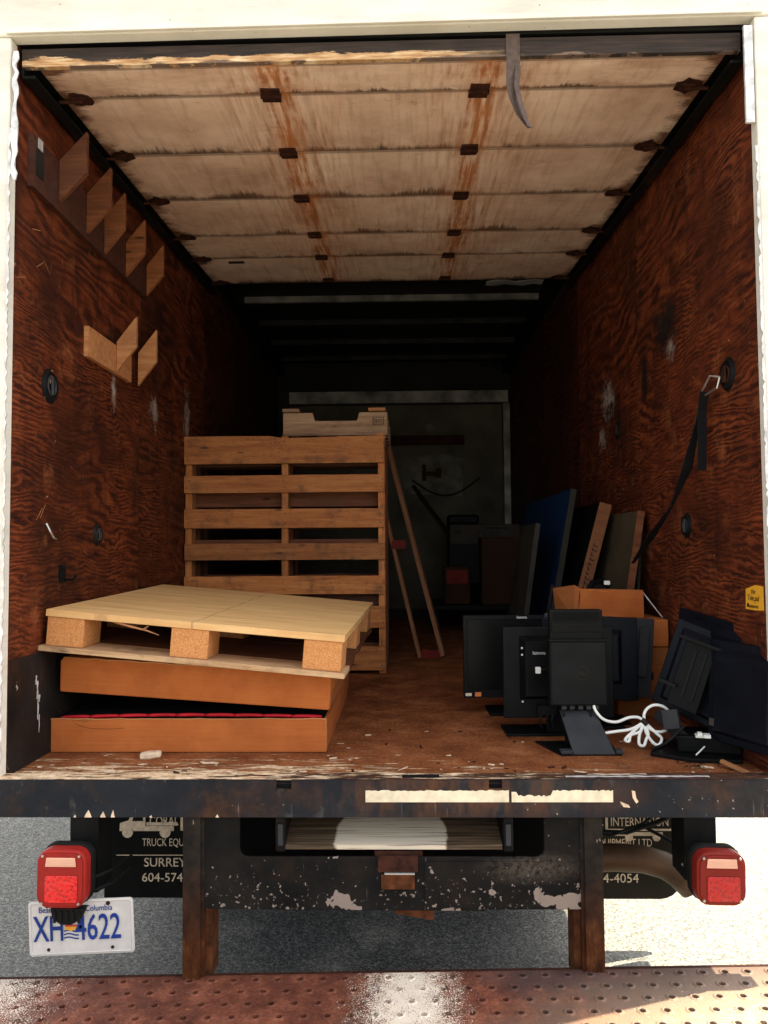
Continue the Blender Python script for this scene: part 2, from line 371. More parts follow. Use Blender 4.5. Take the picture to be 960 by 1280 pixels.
def m_ply_top():
    n = N('pale_plywood', .6)
    f = n.noise(n.vec((1.1, 13, 1)), 2.6, 6, .6, .5); fine = n.noise(n.vec((2, 80, 80)), 2.6, 3)
    c = n.ramp(n.math('ADD', n.math('MULTIPLY', f, .75), n.math('MULTIPLY', fine, .3)), [(.3, (.50, .25, .085)), (.52, (.70, .41, .16)), (.75, (.84, .58, .27))])
    x, y, z = n.xyz()
    pl = n.math('SINE', n.math('MULTIPLY', z, 1050.))
    edge = n.step(n.math('ABSOLUTE', pl), .25, .6)
    geo = n.t.nodes.new('ShaderNodeNewGeometry'); tn = n.t.nodes.new('ShaderNodeVectorTransform')
    tn.vector_type = 'NORMAL'; tn.convert_from = 'WORLD'; tn.convert_to = 'OBJECT'
    n.L(geo.outputs['True Normal'], tn.inputs[0]); nz = n.xyz(tn.outputs[0])[2]
    side = n.math('SUBTRACT', 1., n.step(n.math('ABSOLUTE', nz), .4, .6))
    c = n.mix(n.mul(side, n.math('SUBTRACT', 1., edge), .65), c, (.20, .10, .045))
    crack = n.math('SUBTRACT', 1., n.step(n.math('ABSOLUTE', n.math('ADD', n.math('SUBTRACT', x, .03), n.math('MULTIPLY', n.noise(n.vec((1, 3, 1)), 2., 3), .05))), .0015, .004))
    c = n.mix(n.mul(crack, .55), c, (.16, .09, .04))
    k = n.step(n.noise(n.vec((3, 14, 1)), 3., 4), .66, .72)
    c = n.mix(n.mul(k, .4), c, (.22, .12, .06))
    n.col(c); n.bump(f, .2, .002); return n.m

M = dict(
    stained=m_stained(), stained_shaded=m_stained(.5), floor=m_floor(), panel=m_door_panel(), rail=m_bottom_rail(), platform=m_platform(), asphalt=m_asphalt(),
    cream=m_cream(), post=m_post(), cross=m_cross_plate(), sill=m_sill(), block=m_block(), plytop=m_ply_top(),
    bumper=m_bumper(), black_steel=m_black_paint('black_steel', (.006, .006, .006), .2, .2),
    kick=m_black_paint('scuffed_kick_plate', (.012, .010, .009), .6, .15),
    rust=m_plain('rust', (.075, .024, .008), .85, var=.6, scale=30), rustdark=m_plain('dark_rust', (.034, .011, .006), .8, var=.6, scale=40),
    pallet=m_wood('pallet_wood', (.24, .066, .014), (.47, .155, .036), (.64, .26, .075), .85),
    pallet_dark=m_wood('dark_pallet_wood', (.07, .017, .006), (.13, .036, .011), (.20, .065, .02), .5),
    pallet_grey=m_wood('weathered_pallet_wood', (.15, .075, .04), (.33, .19, .105), (.48, .31, .18), .5),
    hook=m_wood('orange_scrap_wood', (.26, .095, .030), (.42, .17, .060), (.55, .26, .10), .35, knots=False),
    palebottom=m_wood('weathered_bottom_board', (.22, .115, .05), (.42, .25, .125), (.58, .39, .22), .6), hookplank=m_wood('dark_red_plank', (.022, .005, .002), (.050, .011, .004), (.10, .024, .008), .5), hookmid=m_wood('brown_scrap_wood', (.15, .042, .011), (.28, .088, .024), (.42, .15, .045), .5), hookdark=m_wood('stained_scrap_wood', (.085, .023, .007), (.17, .050, .014), (.29, .095, .027), .4),
    stick=m_wood('stick_wood', (.24, .09, .035), (.38, .16, .065), (.50, .24, .11), .3, knots=False),
    card=m_cardboard('orange_cardboard', (.33, .085, .018), (.47, .14, .034)), card2=m_cardboard('brown_cardboard', (.22, .065, .018), (.36, .12, .034)),
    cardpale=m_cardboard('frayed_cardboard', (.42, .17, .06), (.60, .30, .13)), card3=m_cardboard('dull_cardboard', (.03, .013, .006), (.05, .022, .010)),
    plastic=m_plain('black_plastic', (.0035, .0036, .0038), .5, var=.3, spec=.10), plastic2=m_plain('charcoal_plastic', (.0068, .0070, .0075), .5, var=.3, spec=.10),
    greyplastic=m_plain('grey_plastic', (.030, .031, .034), .5, var=.2), screen=m_plain('screen_glass', (.005, .005, .005), .3, var=.1, spec=.12),
    bluish=m_plain('blue_black_plastic', (.004, .0052, .0085), .45, var=.3, spec=.12),
    gap=m_plain('dark_gap', (.004, .004, .004), .9), rubber=m_plain('black_rubber', (.007, .0065, .006), .7, var=.3),
    flap=m_plain('mud_flap_rubber', (.0035, .0033, .003), .7, var=.4, scale=5, spec=.08), flap2=m_plain('worn_mud_flap_rubber', (.014, .0115, .008), .75, var=.4, scale=5, spec=.1),
    print=m_plain('faded_print', (.46, .36, .26), .7, var=.25, scale=60), steel=m_plain('bare_steel', (.45, .44, .42), .35, .9, var=.25, scale=20),
    galv=m_plain('dull_galvanised', (.34, .33, .31), .5, .5, var=.4, scale=6), roofm=m_plain('dark_roof_sheet', (.012, .011, .010), .6, .2, var=.5, scale=4),  # roof sheet is simply a very dark base colour
    bulk=m_plain('dull_beige_bulkhead', (.085, .075, .055), .7, var=.4, scale=3), bulk2=m_plain('worn_bulkhead_paint', (.12, .11, .085), .7, var=.6, scale=7), metal_lit=m_plain('lit_worn_metal', (.20, .19, .17), .5, .4, var=.7, scale=5), rib_shaded=m_plain('shaded_rib_metal', (.020, .019, .017), .6, .2, var=.7, scale=5), brownstrip=m_plain('brown_plank', (.035, .012, .006), .8, var=.4),
    white=m_plain('white_plastic', (.78, .77, .72), .4, var=.06), tape=m_plain('silver_tape', (.62, .60, .58), .35, .3, var=.35, scale=25),
    red=m_plain('red_packing_foil', (.42, .012, .020), .4, var=.3, scale=14), redpaint=m_plain('red_paint', (.16, .014, .008), .6, var=.3),
    blue=m_plain('blue_board', (.002, .015, .050), .6, var=.25, scale=4), greyboard=m_plain('grey_board', (.020, .018, .014), .7, var=.4, scale=6),
    olive=m_plain('olive_board', (.055, .042, .024), .7, var=.3, scale=5), orangeedge=m_wood('orange_board_edge', (.14, .045, .014), (.24, .08, .025), (.32, .12, .04), .4, knots=False),
    yellow=m_plain('yellow_sticker', (.72, .36, .03), .5, var=.1), orangesticker=m_plain('orange_sticker', (.55, .16, .05), .5, var=.3),
    ink=m_plain('black_ink', (.02, .014, .01), .6, var=.1), plateblue=m_plain('plate_blue', (.012, .035, .19), .45, var=.15),
    platewhite=m_plain('plate_white', (.50, .48, .45), .4, var=.08, scale=30), goldf=m_plain('flag_gold', (.6, .3, .03), .5, var=.2), redf=m_plain('flag_red', (.5, .04, .03), .5, var=.2),
    strap=m_plain('grey_webbing', (.10, .070, .058), .8, var=.25, scale=60), blackstrap=m_plain('black_webbing', (.010, .010, .012), .75, var=.2, scale=60),
    reflect=m_plain('worn_cream_tape', (.66, .58, .42), .6, var=.18, scale=30), conc=m_plain('pale_chip', (.60, .46, .32), .85, var=.3, scale=50),
    exhaust=m_plain('heat_stained_pipe', (.055, .030, .016), .5, .3, var=.5, scale=6), skin=m_plain('outer_white_skin', (.72, .71, .68), .4, var=.06),
    brownprint=m_plain('grey_printed_card', (.045, .038, .030), .7, var=.2), silvertext=m_plain('silver_print', (.5, .5, .5), .4, var=.1),
)
def m_tread():
    n = N('aluminium_step_tread', .55, .1, .2)
    x, y, z = n.xyz()
    st = n.noise(n.vec((1.2, 60, 60)), 3., 4, .6)
    c = n.ramp(st, [(.3, (.014, .009, .005)), (.55, (.09, .06, .036)), (.75, (.22, .165, .105))])
    w = n.math('ADD', n.blob((.02, -.02, -.17), (.22, .3, .2), .35), n.math('MULTIPLY', n.noise(None, 20., 5, .7), .35))
    c = n.mix(n.mul(n.step(w, .75, .85), n.step(st, .30, .45), .9), c, (.62, .54, .42))
    n.col(c); n.bump(st, .5, .003); return n.m
M['tread'] = m_tread()
def m_lens(name, c, emis=0.):
    n = N(name, .22, spec=.5); n.b.inputs['Coat Weight'].default_value = .15
    v = n.vor(n.vec((1, 1, 1)), 95.)
    n.col(n.ramp(v, [(0., tuple(k*.45 for k in c)), (.6, c)])); n.bump(v, .5, .002); return n.m
M['lens'] = m_lens('red_led_lens', (.62, .010, .012)); M['lensr'] = m_lens('deep_red_led_lens', (.34, .004, .008))
M['lamp'] = m_plain('red_lamp_housing', (.26, .016, .012), .4, var=.12); M['lampr'] = m_plain('dull_red_lamp_housing', (.15, .012, .008), .4, var=.12)
M['revlens'] = m_plain('cream_reversing_lens', (.58, .33, .23), .35, var=.2, scale=3)

# ------------------------------------------------------------------ mesh helpers
class MB:
    def __init__(s): s.v = []; s.f = []
    def add(s, vs, fs):
        o = len(s.v); s.v += [tuple(v) for v in vs]; s.f += [tuple(i+o for i in f) for f in fs]; return s
    def box(s, x0, x1, y0, y1, z0, z1, mat=None):
        vs = [Vector((x, y, z)) for x in (x0, x1) for y in (y0, y1) for z in (z0, z1)]
        if mat is not None: vs = [mat @ v for v in vs]
        return s.add(vs, [(0, 1, 3, 2), (4, 6, 7, 5), (0, 4, 5, 1), (2, 3, 7, 6), (0, 2, 6, 4), (1, 5, 7, 3)])
    def prism(s, poly, d0, d1, axis='y'):
        """poly in the plane across axis; y: (x,z), x: (y,z), z: (x,y)"""
        def P(a, b, d): return {'y': (a, d, b), 'x': (d, a, b), 'z': (a, b, d)}[axis]
        n = len(poly); vs = [P(a, b, d0) for a, b in poly] + [P(a, b, d1) for a, b in poly]
        fs = [tuple(range(n)), tuple(range(2*n-1, n-1, -1))] + [(i, i+n, (i+1) % n+n, (i+1) % n) for i in range(n)]
        return s.add(vs, fs)
    def tube(s, pts, r, seg=8, caps=True):
        pts = [Vector(p) for p in pts]; rings = []; up = Vector((0, 0, 1)); last = None
        for i, p in enumerate(pts):
            t = (pts[min(i+1, len(pts)-1)]-pts[max(i-1, 0)]).normalized()
            if last is None: a = t.cross(up if abs(t.z) < .9 else Vector((1, 0, 0))).normalized()
            else: a = (last - t*last.dot(t)).normalized()
            last = a; b = t.cross(a); rr = r[i] if isinstance(r, (list, tuple)) else r
            rings.append([p+(a*math.cos(2*math.pi*k/seg)+b*math.sin(2*math.pi*k/seg))*rr for k in range(seg)])
        vs = [v for g in rings for v in g]; fs = []
        for i in range(len(rings)-1):
            for k in range(seg): fs.append((i*seg+k, i*seg+(k+1) % seg, (i+1)*seg+(k+1) % seg, (i+1)*seg+k))
        if caps: fs += [tuple(range(seg-1, -1, -1)), tuple((len(rings)-1)*seg+k for k in range(seg))]
        return s.add(vs, fs)
    def ribbon(s, pts, wvec, th=.002):
        """flat strap through pts; wvec: width vector or list of them"""
        pts = [Vector(p) for p in pts]; vs = []; fs = []
        for i, p in enumerate(pts):
            w = Vector(wvec[i] if isinstance(wvec, list) else wvec)/2
            t = (pts[min(i+1, len(pts)-1)]-pts[max(i-1, 0)]).normalized(); nn = t.cross(w).normalized()*th/2
            vs += [p-w-nn, p+w-nn, p+w+nn, p-w+nn]
        for i in range(len(pts)-1):
            for k in range(4): fs.append((i*4+k, i*4+(k+1) % 4, (i+1)*4+(k+1) % 4, (i+1)*4+k))
        m = (len(pts)-1)*4; fs += [(3, 2, 1, 0), (m, m+1, m+2, m+3)]
        return s.add(vs, fs)
    def disc(s, c, r0, r1, d0, d1, seg=20, axis='x', hole=0.):
        """turned disc round axis; r0 at d0, r1 at d1"""
        ax = {'x': (1, 2, 0), 'y': (0, 2, 1), 'z': (0, 1, 2)}[axis]
        def P(r, d, k):
            p = [0, 0, 0]; a = 2*math.pi*k/seg
            p[ax[0]] = c[ax[0]]+r*math.cos(a); p[ax[1]] = c[ax[1]]+r*math.sin(a); p[ax[2]] = c[ax[2]]+d; return p
        if not hole:
            vs = [P(r0, d0, k) for k in range(seg)]+[P(r1, d1, k) for k in range(seg)]
            return s.add(vs, [tuple(range(seg)), tuple(range(2*seg-1, seg-1, -1))]+[(k, k+seg, (k+1) % seg+seg, (k+1) % seg) for k in range(seg)])
        vs = []; fs = []
        for (r, d) in ((r0, d0), (r1, d1), (hole, d1), (hole, d0)): vs += [P(r, d, k) for k in range(seg)]
        for j in range(4):
            for k in range(seg): fs.append((j*seg+k, j*seg+(k+1) % seg, ((j+1) % 4)*seg+(k+1) % seg, ((j+1) % 4)*seg+k))
        return s.add(vs, fs)
    def mesh(s, name, mat, smooth=False):
        me = bpy.data.meshes.new(name); me.from_pydata(s.v, [], s.f); me.materials.append(M[mat] if isinstance(mat, str) else mat)
        bm = bmesh.new(); bm.from_mesh(me); bmesh.ops.recalc_face_normals(bm, faces=bm.faces); bm.to_mesh(me); bm.free()
        if smooth:
            for p in me.polygons: p.use_smooth = True
        return me
    def build(s, name, mat, parent=None, bevel=0., smooth=False, loc=None, rot=None, stuff=False):
        return link(name, s.mesh(name, mat, smooth), parent, bevel, loc, rot, stuff)

def link(name, me, parent=None, bevel=0., loc=None, rot=None, stuff=False):
    o = bpy.data.objects.new(name, me); COL.objects.link(o); o.parent = parent
    if loc: o.location = loc
    if rot: o.rotation_euler = rot
    if bevel:
        b = o.modifiers.new('bevel', 'BEVEL'); b.width = bevel; b.segments = 2; b.limit_method = 'ANGLE'
    if stuff: o['kind'] = 'stuff'
    return o
def bx(name, dims, mat, parent=None, bevel=0., **k):
    return MB().box(*dims).build(name, mat, parent, bevel, **k)
def tag(o, label, cat, group=None):
    o['label'] = label; o['category'] = cat
    if group: o['group'] = group
    return o
def thing(name, label, cat, loc=(0, 0, 0), rot=(0, 0, 0), group=None):
    o = bpy.data.objects.new(name, None); COL.objects.link(o); o.location = loc; o.rotation_euler = rot
    o.empty_display_size = .2
    return tag(o, label, cat, group)
def copy_tree(o, parent=None):
    c = o.copy(); COL.objects.link(c); c.parent = parent
    for ch in [k for k in bpy.data.objects if k.parent == o and k != c]: copy_tree(ch, c)
    return c
def text(body, size, loc, mat, parent, rot=(math.pi/2, 0, 0), xs=1., align='LEFT', depth=.0006, name='lettering', bold=0., shear=0.):
    cu = bpy.data.curves.new('lettering_curve', 'FONT'); cu.body = body; cu.size = size; cu.align_x = align
    cu.extrude = depth; cu.offset = bold; cu.resolution_u = 3; cu.shear = shear
    t = bpy.data.objects.new('lettering_tmp', cu); COL.objects.link(t)
    bpy.context.view_layer.update()
    me = bpy.data.meshes.new_from_object(t.evaluated_get(bpy.context.evaluated_depsgraph_get()))
    bpy.data.objects.remove(t); me.materials.clear(); me.materials.append(M[mat])
    o = bpy.data.objects.new(name, me); COL.objects.link(o); o.parent = parent
    o.location = loc; o.rotation_euler = rot; o.scale = (xs, 1, 1)
    return o
def rrect(cx, cz, w, h, r, seg=5):
    out = []
    for (sx, sz, a0) in ((1, 1, 0), (-1, 1, 90), (-1, -1, 180), (1, -1, 270)):
        for k in range(seg+1):
            a = R(a0+90*k/seg); out.append((cx+sx*(w/2-r)+r*math.cos(a), cz+sz*(h/2-r)+r*math.sin(a)))
    return out
def ragged(x0, x1, z0, z1, n=30, amp=.004, seed=1, top=True, bot=True):
    rr = random.Random(seed); p = []
    for i in range(n+1): p.append((x0+(x1-x0)*i/n, z0+(rr.uniform(0, amp)*(rr.random() < .6) if bot else 0)))
    for i in range(n, -1, -1): p.append((x0+(x1-x0)*i/n, z1-(rr.uniform(0, amp)*(rr.random() < .7) if top else 0)))
    return p

GZ = -.9
# ------------------------------------------------------------------ ground
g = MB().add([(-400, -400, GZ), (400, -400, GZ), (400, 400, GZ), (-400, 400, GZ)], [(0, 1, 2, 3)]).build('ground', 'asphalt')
g['kind'] = 'structure'

# ------------------------------------------------------------------ the truck
T = thing('box_truck', 'old white box truck seen from behind with its roll-up door open and tail lift lowered', 'truck')
DEP = 5.35
# floor, front edge broken down by wear
fl = bx('cargo_floor', (-1.19, 1.19, .002, DEP, -.06, 0), 'floor', T)
bx('floor_frame', (-1.2, 1.2, .06, DEP, -.09, -.062), 'black_steel', T)
fk = MB(); rr = random.Random(3)
for i in range(70):                    # lifted flakes, splinters and crumbs
    side = rr.random() < .65
    x = rr.uniform(-1.15, -.05) if side else rr.uniform(-.2, 1.12)
    y = abs(rr.gauss(0, .10))+.008 if rr.random() < .7 else rr.uniform(.03, .6)
    if x < -.2 and y > .24: y = rr.uniform(.01, .22)
    L_ = rr.uniform(.004, .016)*(1 if rr.random() < .8 else 2.2); w = L_*rr.uniform(.12, .45); a = rr.gauss(0, .5); n_ = 8
    ps = []
    for k in range(n_):
        t = 2*math.pi*k/n_; q = rr.uniform(.4, 1.2)
        px, py = L_*q*math.cos(t), w*q*math.sin(t)
        ps.append((x+px*math.cos(a)-py*math.sin(a), max(.004, y+px*math.sin(a)+py*math.cos(a))))
    fk.prism(ps, .0008, rr.uniform(.0015, .005), 'z')
fk.build('paint_flakes', 'conc', fl, stuff=True)
fk = MB()
for i in range(50):
    x, y = rr.uniform(-1.15, 1.15), abs(rr.gauss(0, .5))+.01
    if x < -.2 and y > .24: continue
    r_ = rr.uniform(.0015, .006); a = rr.uniform(0, 3)
    fk.box(-r_*rr.uniform(1, 4), r_, -r_*.5, r_*.5, 0, r_*.8, Matrix.Translation((x, y, .0005)) @ Matrix.Rotation(a, 4, 'Z'))
fk.build('crumbs', 'rustdark', fl, stuff=True)

# side walls: outer skin + plywood sheets
for sx in (-1, 1):
    a, b = sorted((sx*1.25, sx*1.2))
    w = bx('side_wall', (a, b, .0, DEP+.05, -.02, 2.62), 'skin', T)
    a, b = sorted((sx*1.198, sx*1.18))
    for k in range(5):
        y0 = .0+k*1.19
        bx('plywood_sheet', (a, b, y0+.002, min(DEP, y0+1.188), .001, 2.47), 'stained' if k < 2 else 'stained_shaded', w)  # deeper sheets use the darkened copy: shade put into the colour
    if sx < 0:
        bx('kick_plate', (-1.179, -1.175, .0, 1.25, .002, .36), 'kick', w)
        sc = MB()
        for (y, z, h_, w_) in ((.19, .17, .035, .006), (.185, .235, .03, .007), (.20, .12, .03, .004), (.195, .205, .012, .012), (.175, .27, .015, .006)):
            pts = []
            for k in range(7): pts.append((y+rr.uniform(.3, 1)*w_, z-h_+2*h_*k/6))
            for k in range(6, -1, -1): pts.append((y-rr.uniform(.3, 1)*w_, z-h_+2*h_*k/6))
            sc.prism(pts, -1.1748, -1.1742, 'x')
        sc.build('paint_scrape', 'tape', w)
# roof with ribs
rf = bx('roof', (-1.26, 1.26, .0, DEP+.06, 2.60, 2.63), 'roofm', T)
for k in range(9):
    y = .25+k*.6
    if y > DEP-.05: break
    bx('roof_rib', (-1.17, 1.17, y, y+.035, 2.553, 2.597), 'metal_lit' if k == 5 else 'rib_shaded', rf)  # one rib bright, the rest near-black: light and shade in the colour
for sx in (-1, 1):
    bx('roof_rail', (min(sx*1.178, sx*1.10), max(sx*1.178, sx*1.10), .0, DEP, 2.472, 2.597), 'black_steel', rf)
dl = MB().disc((-.02, 2.47, 2.53), .055, .035, 0, -.045, 16, 'z').build('dome_lamp', 'white', rf)
MB().prism([(.62+.06*i, 2.50+.02*math.sin(i*2.1)) for i in range(7)]+[(.98-.06*i, 2.42-.02*math.sin(i*1.7)) for i in range(7)], 2.40, 2.404, 'z').build('torn_liner', 'galv', rf)

# front bulkhead
bh = bx('bulkhead', (-1.199, 1.199, DEP-.02, DEP+.03, 0, 2.6), 'roofm', T)
bx('bulkhead_panel', (-1.06, 1.09, DEP-.034, DEP-.022, .1, 2.15), 'bulk', bh)
bx('header_channel', (-1.06, 1.15, DEP-.06, DEP-.024, 2.17, 2.29), 'metal_lit', bh)
bx('corner_post', (1.10, 1.165, DEP-.07, DEP-.024, .05, 2.16), 'metal_lit', bh)  # bright copy painted as lit; the left post takes the shaded copy
bx('corner_post', (-1.165, -1.07, DEP-.07, DEP-.024, .05, 2.3), 'rib_shaded', bh)
bx('wear_plank', (-.16, .71, DEP-.055, DEP-.036, 1.74, 1.84), 'brownstrip', bh)
MB().disc((.355, DEP-.05, 1.915), .045, .03, 0, .014, 16, 'y').disc((.355, DEP-.055, 1.915), .015, .015, -.01, .014, 8, 'y').build('bolt', 'bulk2', bh)
MB().prism([(.10, 1.25), (.68, 1.22), (.70, 1.60), (.45, 1.66), (.08, 1.58)], DEP-.037, DEP-.035).build('scuffed_patch', 'bulk2', bh)
MB().box(.29, .46, DEP-.07, DEP-.037, 1.43, 1.47).box(.28, .32, DEP-.08, DEP-.037, 1.38, 1.54).box(.42, .47, DEP-.08, DEP-.037, 1.41, 1.50).build('latch', 'rustdark', bh)
MB().tube([(.18+.68*t, DEP-.045, 1.39-.17*math.sin(math.pi*t)+.02*t) for t in [i/16 for i in range(17)]], .009, 6).build('hanging_cable', 'rubber', bh)

# hook racks of scrap wood on the left wall
def fin(y, zb, h, p, drop, t=.02):
    """a board standing out from the wall: top and bottom edges rise outward"""
    z1 = zb
    return MB().prism([(0, z1), (p, z1+drop), (p, z1+drop+h), (0, z1+h)], y, y+t)
hr = MB().box(-1.179, -1.16, .07, 1.22, 1.92, 2.10).build('hook_rack', 'hookplank', T)
for (y, zb, h, p) in ((.26, 1.955, .15, .10), (.50, 1.94, .155, .095), (.68, 1.93, .15, .085), (.93, 1.925, .15, .085), (1.21, 1.93, .145, .08)):
    fin(0, zb, h, p, .10).build('hook', 'hookdark' if y < .6 else 'hookmid', hr, .001, loc=(-1.158, y, 0), rot=(0, 0, rr.uniform(-.1, .05)))
bx('grey_tape', (-1.159, -1.156, .09, .14, 1.97, 2.06), 'greyboard', hr)
bx('paper_scrap', (-1.159, -1.1555, .10, .13, 2.065, 2.10), 'tape', hr)
hr = MB().prism([(.54, 1.465), (1.02, 1.465), (1.02, 1.585), (.54, 1.585)], -1.179, -1.160, 'x').build('hook_rack', 'hook', T)
for (y, zb, h, p) in ((.83, 1.47, .13, .085), (1.10, 1.47, .15, .085)):
    fin(0, zb, h, p, .11).build('hook', 'hook', hr, .001, loc=(-1.158, y, 0))
# recessed tie-down cups and small hooks on the walls
def cup(sx, y, z, r=.05, ring=False):
    X = sx*1.1795; d = -sx
    o = MB().disc((X, y, z), r, r*.8, 0, d*.010, 20, 'x', hole=r*.62).build('tie_down_cup', 'black_steel', T)
    MB().disc((X, y, z), r*.61, r*.61, 0, d*.0015, 16).build('cup_well', 'gap', o)
    pts = [(X+d*(.008), y+r*.5*math.cos(a), z+r*.5*math.sin(a)) for a in [2*math.pi*k/14 for k in range(15)]]
    MB().tube([(X+d*.008, y, z+r*.55), (X+d*.011, y, z-r*.5)], r*.10, 6).tube(pts, r*.07, 6).build('cup_ring', 'greyplastic' if ring else 'rustdark', o)
cup(-1, .255, 1.285, .062, True); cup(-1, .692, .769, .048, True); cup(1, .216, 1.291, .058); cup(1, .625, .785, .05, True); cup(1, 1.537, 1.305, .05)
MB().box(-1.18, -1.165, .345, .372, .59, .65).tube([(-1.17, .358, .60), (-1.13, .358, .60), (-1.12, .358, .615)], .005, 6).build('wall_hook', 'black_steel', T)
MB().tube([(-1.178, .24, .80), (-1.165, .245, .77), (-1.16, .26, .75), (-1.165, .29, .745)], .004, 6).build('wall_hook', 'steel', T)
MB().prism([(.235, 1.30), (.262, 1.345), (.272, 1.33), (.262, 1.29)], -1.179, -1.173, 'x').build('torn_splinter', 'stick', T)
for (y, z, a) in ((.14, 1.80, .3), (.04, 1.60, .35), (.22, 1.70, -.6), (.17, 1.69, .6), (.19, .83, .8), (.215, .84, .9)):
    MB().box(-.03, .03, -.0012, .0012, 0, .0006, Matrix.Translation((-1.1796, y, z)) @ Matrix.Rotation(math.pi/2, 4, 'Y') @ Matrix.Rotation(math.pi/2+a, 4, 'Z')).build('deep_scratch', 'hook', T)
# yellow sticker
st = MB().prism([(.005, .504), (.005, .578), (.058, .580), (.125, .565), (.129, .500), (.06, .500)], 1.1795, 1.1785, 'x').build('warning_sticker', 'yellow', T)
rot_r = (math.pi/2, 0, -math.pi/2)      # reads facing -X
text('this', .022, (1.178, .088, .552), 'ink', st, rot_r, depth=.0003)
text('Tele.pal', .026, (1.178, .115, .530), 'ink', st, rot_r, depth=.0003, shear=.2)
text('Equipment', .017, (1.178, .112, .507), 'ink', st, rot_r, depth=.0003)
MB().box(1.1775, 1.1784, .104, .118, .507, .519).build('pictogram', 'ink', st)

# rear door frame
df = MB().prism([(-1.32, 2.352), (1.32, 2.372), (1.32, 2.60), (-1.32, 2.60)], -.05, .0).build('door_frame', 'cream', T, .006)
bx('top_cap', (-1.34, 1.34, -.075, .03, 2.50, 2.66), 'cream', df, .008)
MB().prism([(-1.19, 2.354), (1.20, 2.372), (1.20, 2.389), (-1.19, 2.371)], -.062, -.052).build('header_lip', 'cream', df, .002)
bx('door_jamb', (-1.32, -1.181, -.045, .0, -.02, 2.352), 'cream', df, .005)
bx('door_jamb', (1.181, 1.32, -.045, .0, -.02, 2.370), 'cream', df, .005)
MB().prism(ragged(-.0, 2.0, 0, .009, 150, .007, 4, bot=False), -.006, .0).build('peeling_edge_tape', 'tape', df, loc=(-1.1805, -.047, 2.05), rot=(0, math.pi/2, 0))
o = MB().prism(ragged(0, .42, 0, .022, 18, .012, 9), -.004, .0).build('peeling_edge_tape', 'tape', df, loc=(-1.172, -.05, 2.30), rot=(0, math.pi/2, 0))
MB().prism(ragged(0, 1.3, 0, .009, 110, .007, 5, top=False), -.004, .0).build('peeling_edge_tape', 'tape', df, loc=(1.170, -.047, 1.95), rot=(0, math.pi/2, 0))
bx('trim_strip', (1.150, 1.178, -.04, -.03, 2.03, 2.345), 'tape', df, .001)
bx('header_seal', (-1.18, 1.18, .001, .03, 2.358, 2.40), 'rubber', df)

# roll-up door, open, lying under the roof: origin at the near lower edge
DA = math.atan2(2.395-2.280, 2.39-.02)
door = MB().box(-1.12, 1.12, .0, 2.43, .028, .040).build('roll_up_door', 'rustdark', T, loc=(.0, .02, 2.280), rot=(DA, R(-.15), 0))
Ys = [.0, .172, .606, 1.058, 1.530, 1.885, 2.376]
dpm = MB().box(-1.115, 1.115, .0, .428, 0, .024).mesh('door_panel', 'panel')
for k in range(6):
    L_ = Ys[k+1]-Ys[k]-.006
    o = link('door_panel', dpm, door, .003, loc=(0, Ys[k], .001+(k % 2)*.001)); o.scale = (1, L_/.428, 1)
bx('bottom_rail', (-1.165, 1.155, -.022, -.002, .004, .062), 'rail', door)
door.children  # keep
hm = MB().box(-.033, .033, -.045, .045, -.006, 0).box(-.036, .036, -.006, .006, -.013, 0).mesh('hinge', 'rustdark')
for k in range(1, 7):
    for X in (-.385, .345): link('hinge', hm, door, loc=(X+rr.uniform(-.006, .006), Ys[k]-.005 if k < 6 else Ys[k]-.06, 0), rot=(0, 0, rr.uniform(-.08, .08))).scale = (1, .9, 1)
rms = []
for k in range(3):
    q = random.Random(k+20); p = []
    for i in range(14):
        a = 2*math.pi*i/14; e = q.uniform(.7, 1.15); p.append((.062*e*math.cos(a), .058*e*math.sin(a)))
    rms.append(MB().prism(p, -.004, 0, 'z').tube([(-.01, 0, -.010), (.10, 0, -.010)], .007, 8).box(-.035, .035, -.022, .022, -.010, -.003).mesh('roller_bracket', 'rustdark'))
for k in range(1, 7):
    for sx in (-1, 1):
        o = link('roller_bracket', rms[(k+(sx > 0)) % 3], door, loc=(sx*1.055, Ys[k]-.005 if k < 6 else 2.33, 0)); o.scale = (sx*.72, .8, 1)
for sx in (-1, 1):
    a, b = sorted((sx*1.165, sx*1.130))
    MB().box(a, b, -.02, 2.5, -.032, -.024).box(a, b, -.02, 2.5, .016, .022).box(sx*1.165-.003, sx*1.165+.003, -.02, 2.5, -.024, .016).tube([(sx*1.128, -.02, -.028), (sx*1.128, 2.5, -.028)], .006, 6).build('door_track', 'black_steel', door)
bx('dark_fitting', (-.93, -.84, 1.93, 1.96, -.004, 0), 'rustdark', door)
# pull strap hanging from the bottom rail
MB().ribbon([(.43, -.01, .085), (.430, -.012, .0), (.424, -.02, -.09), (.428, -.03, -.14), (.444, -.04, -.20), (.470, -.045, -.245)],
            [(.044, 0, 0), (.044, 0, 0), (.040, .012, 0), (.036, .02, 0), (.028, .02, .006), (.012, .01, .006)], .003).build('pull_strap', 'strap', door, loc=(0, -.015, -.01), rot=(-DA, 0, 0))
MB().ribbon([(.445, -.016, -.02), (.436, -.03, -.10), (.44, -.05, -.15), (.455, -.055, -.21), (.472, -.05, -.245)], [(.018, .012, 0)]*5, .002).build('pull_strap', 'strap', door, loc=(0, -.015, -.01), rot=(-DA, 0, 0))

